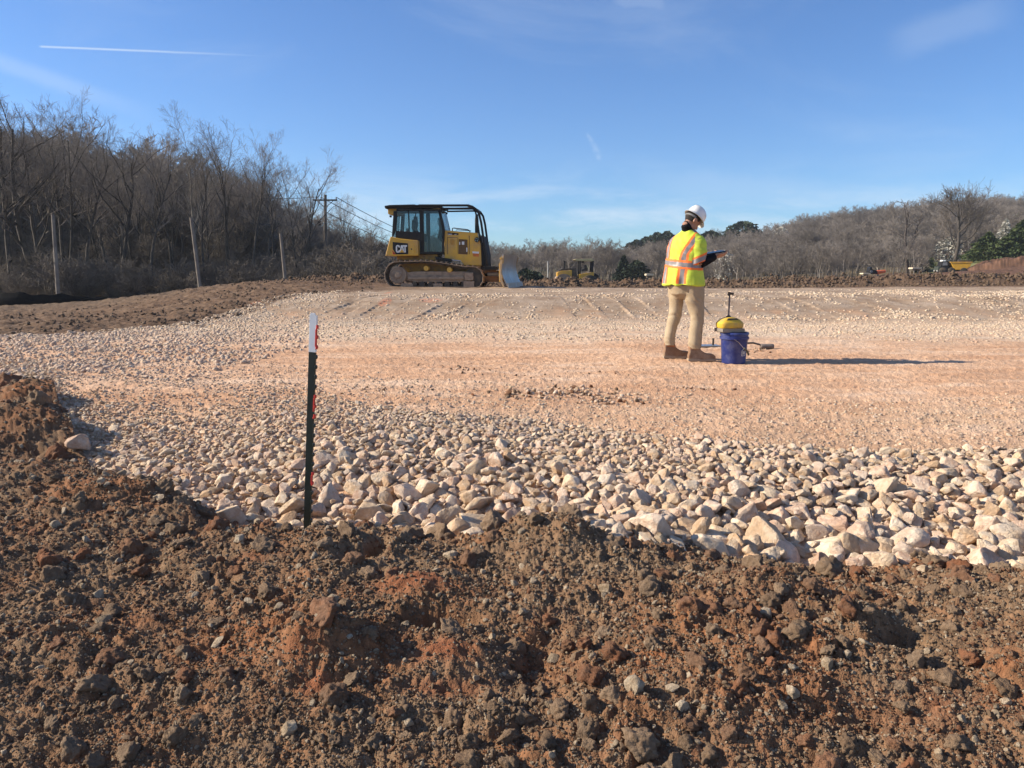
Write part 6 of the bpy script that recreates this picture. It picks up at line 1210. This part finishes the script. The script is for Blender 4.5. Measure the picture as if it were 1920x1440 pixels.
m = MB(); m.prism([(.0185, .02), (.0225, .02), (.0225, zt0), (.0185, zt0)], -.004, .010); m.build('edge_rib', GB, TP, bevel=.001, seg=1)
while z_ < PLn - .06:
    isr = any(a - .02 <= z_ <= b_ + .02 for a, b_ in red); m = MB(); m.prism([(.021, z_ - .014), (.030, z_ - .008), (.032, z_ + .004), (.028, z_ + .011), (.021, z_ + .012)], -.006, .012); m.build('stud', RED if isr else GB, TP, bevel=.002, seg=1); z_ += .0545
m = MB()
for a, b_ in red: m.prism([(.0180, a), (.0236, a), (.0236, b_), (.0180, b_)], -.0055, .0115)
m.build('red_patch', RED, TP, bevel=.001, seg=1)

# ------------------------------------------------------------------ poles, wires, silt fence, small things far off
WOOD = mat('weathered_pole', (.25, .21, .17), (.17, .14, .115), rough=.9, scale=2.5, bump=.3, bscale=30); WOODD = mat('dark_pole', (.13, .105, .085), (.09, .075, .06), rough=.9, scale=2)
def pole(pxb, pyb, pxt, pyt, y, r, m_, lab, hid=1.0):
    B = Vector(px2w(pxb, pyb, y)); T = Vector(px2w(pxt, pyt, y)); g = hz(B.x, B.y); d = (T - B) / (T.z - B.z); B = B + d * (g - .4 - B.z); o = empty('utility_pole', (B.x, B.y, B.z)); tag(o, lab, 'pole', None); mm = MB(); mm.tube([(0, 0, 0), (T - B) * .5, (T - B)], [r * 1.15, r, r * .85], 12); mm.build('shaft', m_, o, smooth=True); return o, T - B
pole(110, 566, 99, 402, 41, .095, WOOD, 'pale wooden pole leaning slightly, standing right behind the black silt fence')
pole(375, 540, 358, 408, 39.5, .082, WOOD, 'pale wooden pole leaning to the left, middle one of three short poles')
pole(534, 518, 526, 438, 39.5, .080, WOOD, 'short pale pole leaning behind the brown shoulder, between leaning pole and crossarm pole')
o, T = pole(610, 520, 610, 365, 60, .13, WOODD, 'tall power pole with a crossarm above the brown shoulder'); k6 = 60 / FPX; Bw = Vector(o.location)
m = MB(); m.box((T.x, T.y - .16, T.z - .42), (1.85, .10, .12)); ca = m.build('crossarm', WOODD, o, bevel=.01)
for sx in (-.85, -.3, .85): m = MB(); m.lathe([(.02, 0), (.05, .03), (.03, .08), (.05, .12), (.02, .16)], (T.x + sx, T.y - .16, T.z - .36), 10); m.build('insulator', GREY, ca, smooth=True)
for sx in (-1, 1): m = MB(); m.tube([(T.x + sx * .6, T.y - .12, T.z - .48), (T.x + sx * .05, T.y - .12, T.z - .95)], .025, 6); m.build('brace', WOODD, o)
pole(649, 520, 647, 462, 66, .07, WOOD, 'thin pale pole between the crossarm pole and the dozer')
o2, T2 = pole(1027, 525, 1027, 490, 92, .075, mat('pale_metal_pole', (.55, .52, .47), rough=.6), 'thin pale pole with a small top bracket behind the spoil bank, right of the blade'); m = MB(); m.tube([(T2.x - .22, T2.y, T2.z - .03), (T2.x, T2.y, T2.z), (T2.x + .3, T2.y, T2.z + .02)], .03, 6); m.build('bracket', GREY, o2)
WIRE = mat('wire', (.05, .05, .05), rough=.6)
PE = Vector(px2w(862, 470, 120))
def wire(lab, a, b, sag, r=.028):
    a, b = Vector(a), Vector(b); mm = MB(); mm.tube([a.lerp(b, t) - a - Vector((0, 0, sag * 4 * t * (1 - t))) for t in np.linspace(0, 1, 25)], r, 5); o = mm.build('power_line', WIRE); o.location = a; tag(o, lab, 'power line')
TOP = Bw + T
wire('uppermost wire running from the crossarm down behind the dozer cab', TOP + Vector((.85, -.16, -.2)), PE + Vector((.6, 0, 0)), .7); wire('second wire from the crossarm running down behind the dozer cab', TOP + Vector((-.3, -.16, -.2)), PE, .9); wire('lowest slack wire from the crossarm pole towards the dozer', TOP + Vector((0, -.14, -1.3)), PE + Vector((0, 0, -1.4)), .8)
wire('wire from the crossarm running to the left through the treetops', TOP + Vector((-.85, -.16, -.2)), px2w(300, 340, 55), .5, .022); LB = TOP + Vector((0, -.14, -2.15)); wire('service wire with a black splice box running left from the crossarm pole', LB, px2w(470, 418, 52), .15, .022)
q = LB + (Vector(px2w(470, 418, 52)) - LB) * .10; m = MB(); m.box((0, 0, 0), (.26, .2, .34)); o = m.build('splice_box', BLK, None, bevel=.03); o.location = q; tag(o, 'small black box hanging on the service wire left of the crossarm pole', 'cable box')
pole(862, 540, 862, 470, 120, .12, WOODD, 'distant wooden power pole where the wires end, beyond the dozer')
# silt fence: a sagging black cloth on stakes
SF = empty('silt_fence', (*px2w(70, 575, 32.6)[:2], 0)); SF.location.z = hz(SF.location.x, SF.location.y); tag(SF, 'low black silt fence cloth sagging between stakes at the left edge', 'silt fence')
V = []; nn = 150; mb = MB()
for i in range(nn):
    px = -260 + (205 + 260) * i / (nn - 1); y = 32.6 + .5 * math.sin(i * .05); x = pxu(px) * y; g = float(H0(np.array([x]), np.array([y]))[0]); h = (.50 + .06 * math.sin(i * .21 + 1) + .035 * math.sin(i * .53)) * (1 if px < 60 else max(.30, 1 - (px - 60) / 240)); V.append((x, y, g, h))
F = []; P_ = []
for x, y, g, h in V:
    for j in range(5): t = j / 4; P_.append((x - SF.location.x, y - SF.location.y - .05 * math.sin(t * 3.1) + .012 * j, g - SF.location.z - .05 + (h + .05) * t))
    for j in range(4, -1, -1): t = j / 4; P_.append((x - SF.location.x, y - SF.location.y - .05 * math.sin(t * 3.1) + .012 * j + .02, g - SF.location.z - .05 + (h + .05) * t))
for i in range(nn - 1):
    for j in range(10): F.append([i * 10 + j, i * 10 + (j + 1) % 10, (i + 1) * 10 + (j + 1) % 10, (i + 1) * 10 + j])
mb.add(P_, F); mb.build('fence_cloth', mat('black_geotextile', (.006, .006, .007), (.010, .010, .011), rough=.9, spec=.1, scale=8), SF, smooth=True)
for i in range(8, nn, 20): x, y, g, h = V[i]; m = MB(); m.box((x - SF.location.x, y - SF.location.y + .08, g - SF.location.z + h * .5 - .05), (.04, .04, h + .06)); m.build('stake', WOODD, SF, bevel=.005)
def small(name, lab, cat, px, py, y, build):
    X, Y, Z = px2w(px, py, y); o = empty(name, (X, Y, hz(X, Y) + .02)); tag(o, lab, cat); build(o, y / FPX, Z - o.location.z); return o
OR_ = mat('orange_plastic', (.75, .16, .05), (.65, .13, .05), rough=.6); PALE_ = mat('pale_board', (.62, .52, .36), (.55, .45, .32), rough=.8)
def b1(o, k, z):
    m = MB(); m.tube([(-12 * k, 0, z), (-4 * k, .1, z + .03), (12 * k, .3, z + .12)], [.16, .20, .14], 12); m.build('roll', OR_, o, smooth=True); m = MB(); m.tube([(-12.6 * k, 0, z), (-11.4 * k, 0, z)], [.14, .14], 10); m.build('core', BLK, o)
small('netting_roll', 'orange roll of plastic netting on the dirt beyond the spoil bank', 'netting roll', 1650, 511, 78, b1)
def b2(o, k, z):
    m = MB(); m.prism([(-7 * k, z - .2), (9 * k, z - .2), (8 * k, z + .12), (-1 * k, z + .25), (-3.5 * k, z + .5), (-6 * k, z + .45), (-7 * k, z + .1)], -.35, .35); m.build('cover', BLK, o, bevel=.04); m = MB(); m.lathe([(.04, -.04), (.13, -.04), (.13, .04), (.04, .04)], (-3.5 * k, -.37, z + .05), 12, 'Y'); m.build('fan_ring', GREY, o)
small('generator', 'small dark machine standing at the end of the orange netting roll', 'generator', 1634, 510, 77, b2)
def slab_b(L, T, Wd):
    def f(o, k, z):
        m = MB(); m.prism([(-L * k, z - T), (L * k, z - T * .9), (L * k * .96, z + T), (0, z + T * 1.15), (-L * k * .95, z + T)], -Wd, Wd); m.build('sheet', PALE_, o, bevel=.02); m = MB(); m.box((0, 0, z - T - .1), (L * k * 1.2, Wd, .16)); m.build('bearer', WOODD, o)
    return f
small('board', 'pale flat board lying on the spoil behind the worker, left of the vest', 'board', 1217, 515, 60, slab_b(7, .07, .4)); small('stone_slab', 'pale flat slab lying left of the orange netting roll', 'slab', 1622, 513, 77, slab_b(7, .06, .4)); small('stone_slab', 'pale flat stone slab on the red slope under the dark twisted tree', 'slab', 1716, 503, 92, slab_b(9, .09, .5))
# ------------------------------------------------------------------ the thin air between here and the hills
m = MB(); m.box((0, 0, 31), (960, 960, 78)); hz_o = m.build('haze', None); hz_o['kind'] = 'stuff'; tag(hz_o, 'thin pale haze in the air over the whole site and the hills', 'haze')
hm = bpy.data.materials.new('haze'); hm.use_nodes = True; t = hm.node_tree; t.nodes.clear(); pv = N(t, 'ShaderNodeVolumePrincipled'); pv.inputs['Color'].default_value = (.86, .90, .96, 1); pv.inputs['Density'].default_value = .0003; pv.inputs['Anisotropy'].default_value = .2
o_ = N(t, 'ShaderNodeOutputMaterial'); LK(t, pv.outputs[0], o_.inputs['Volume']); hz_o.data.materials.append(hm)
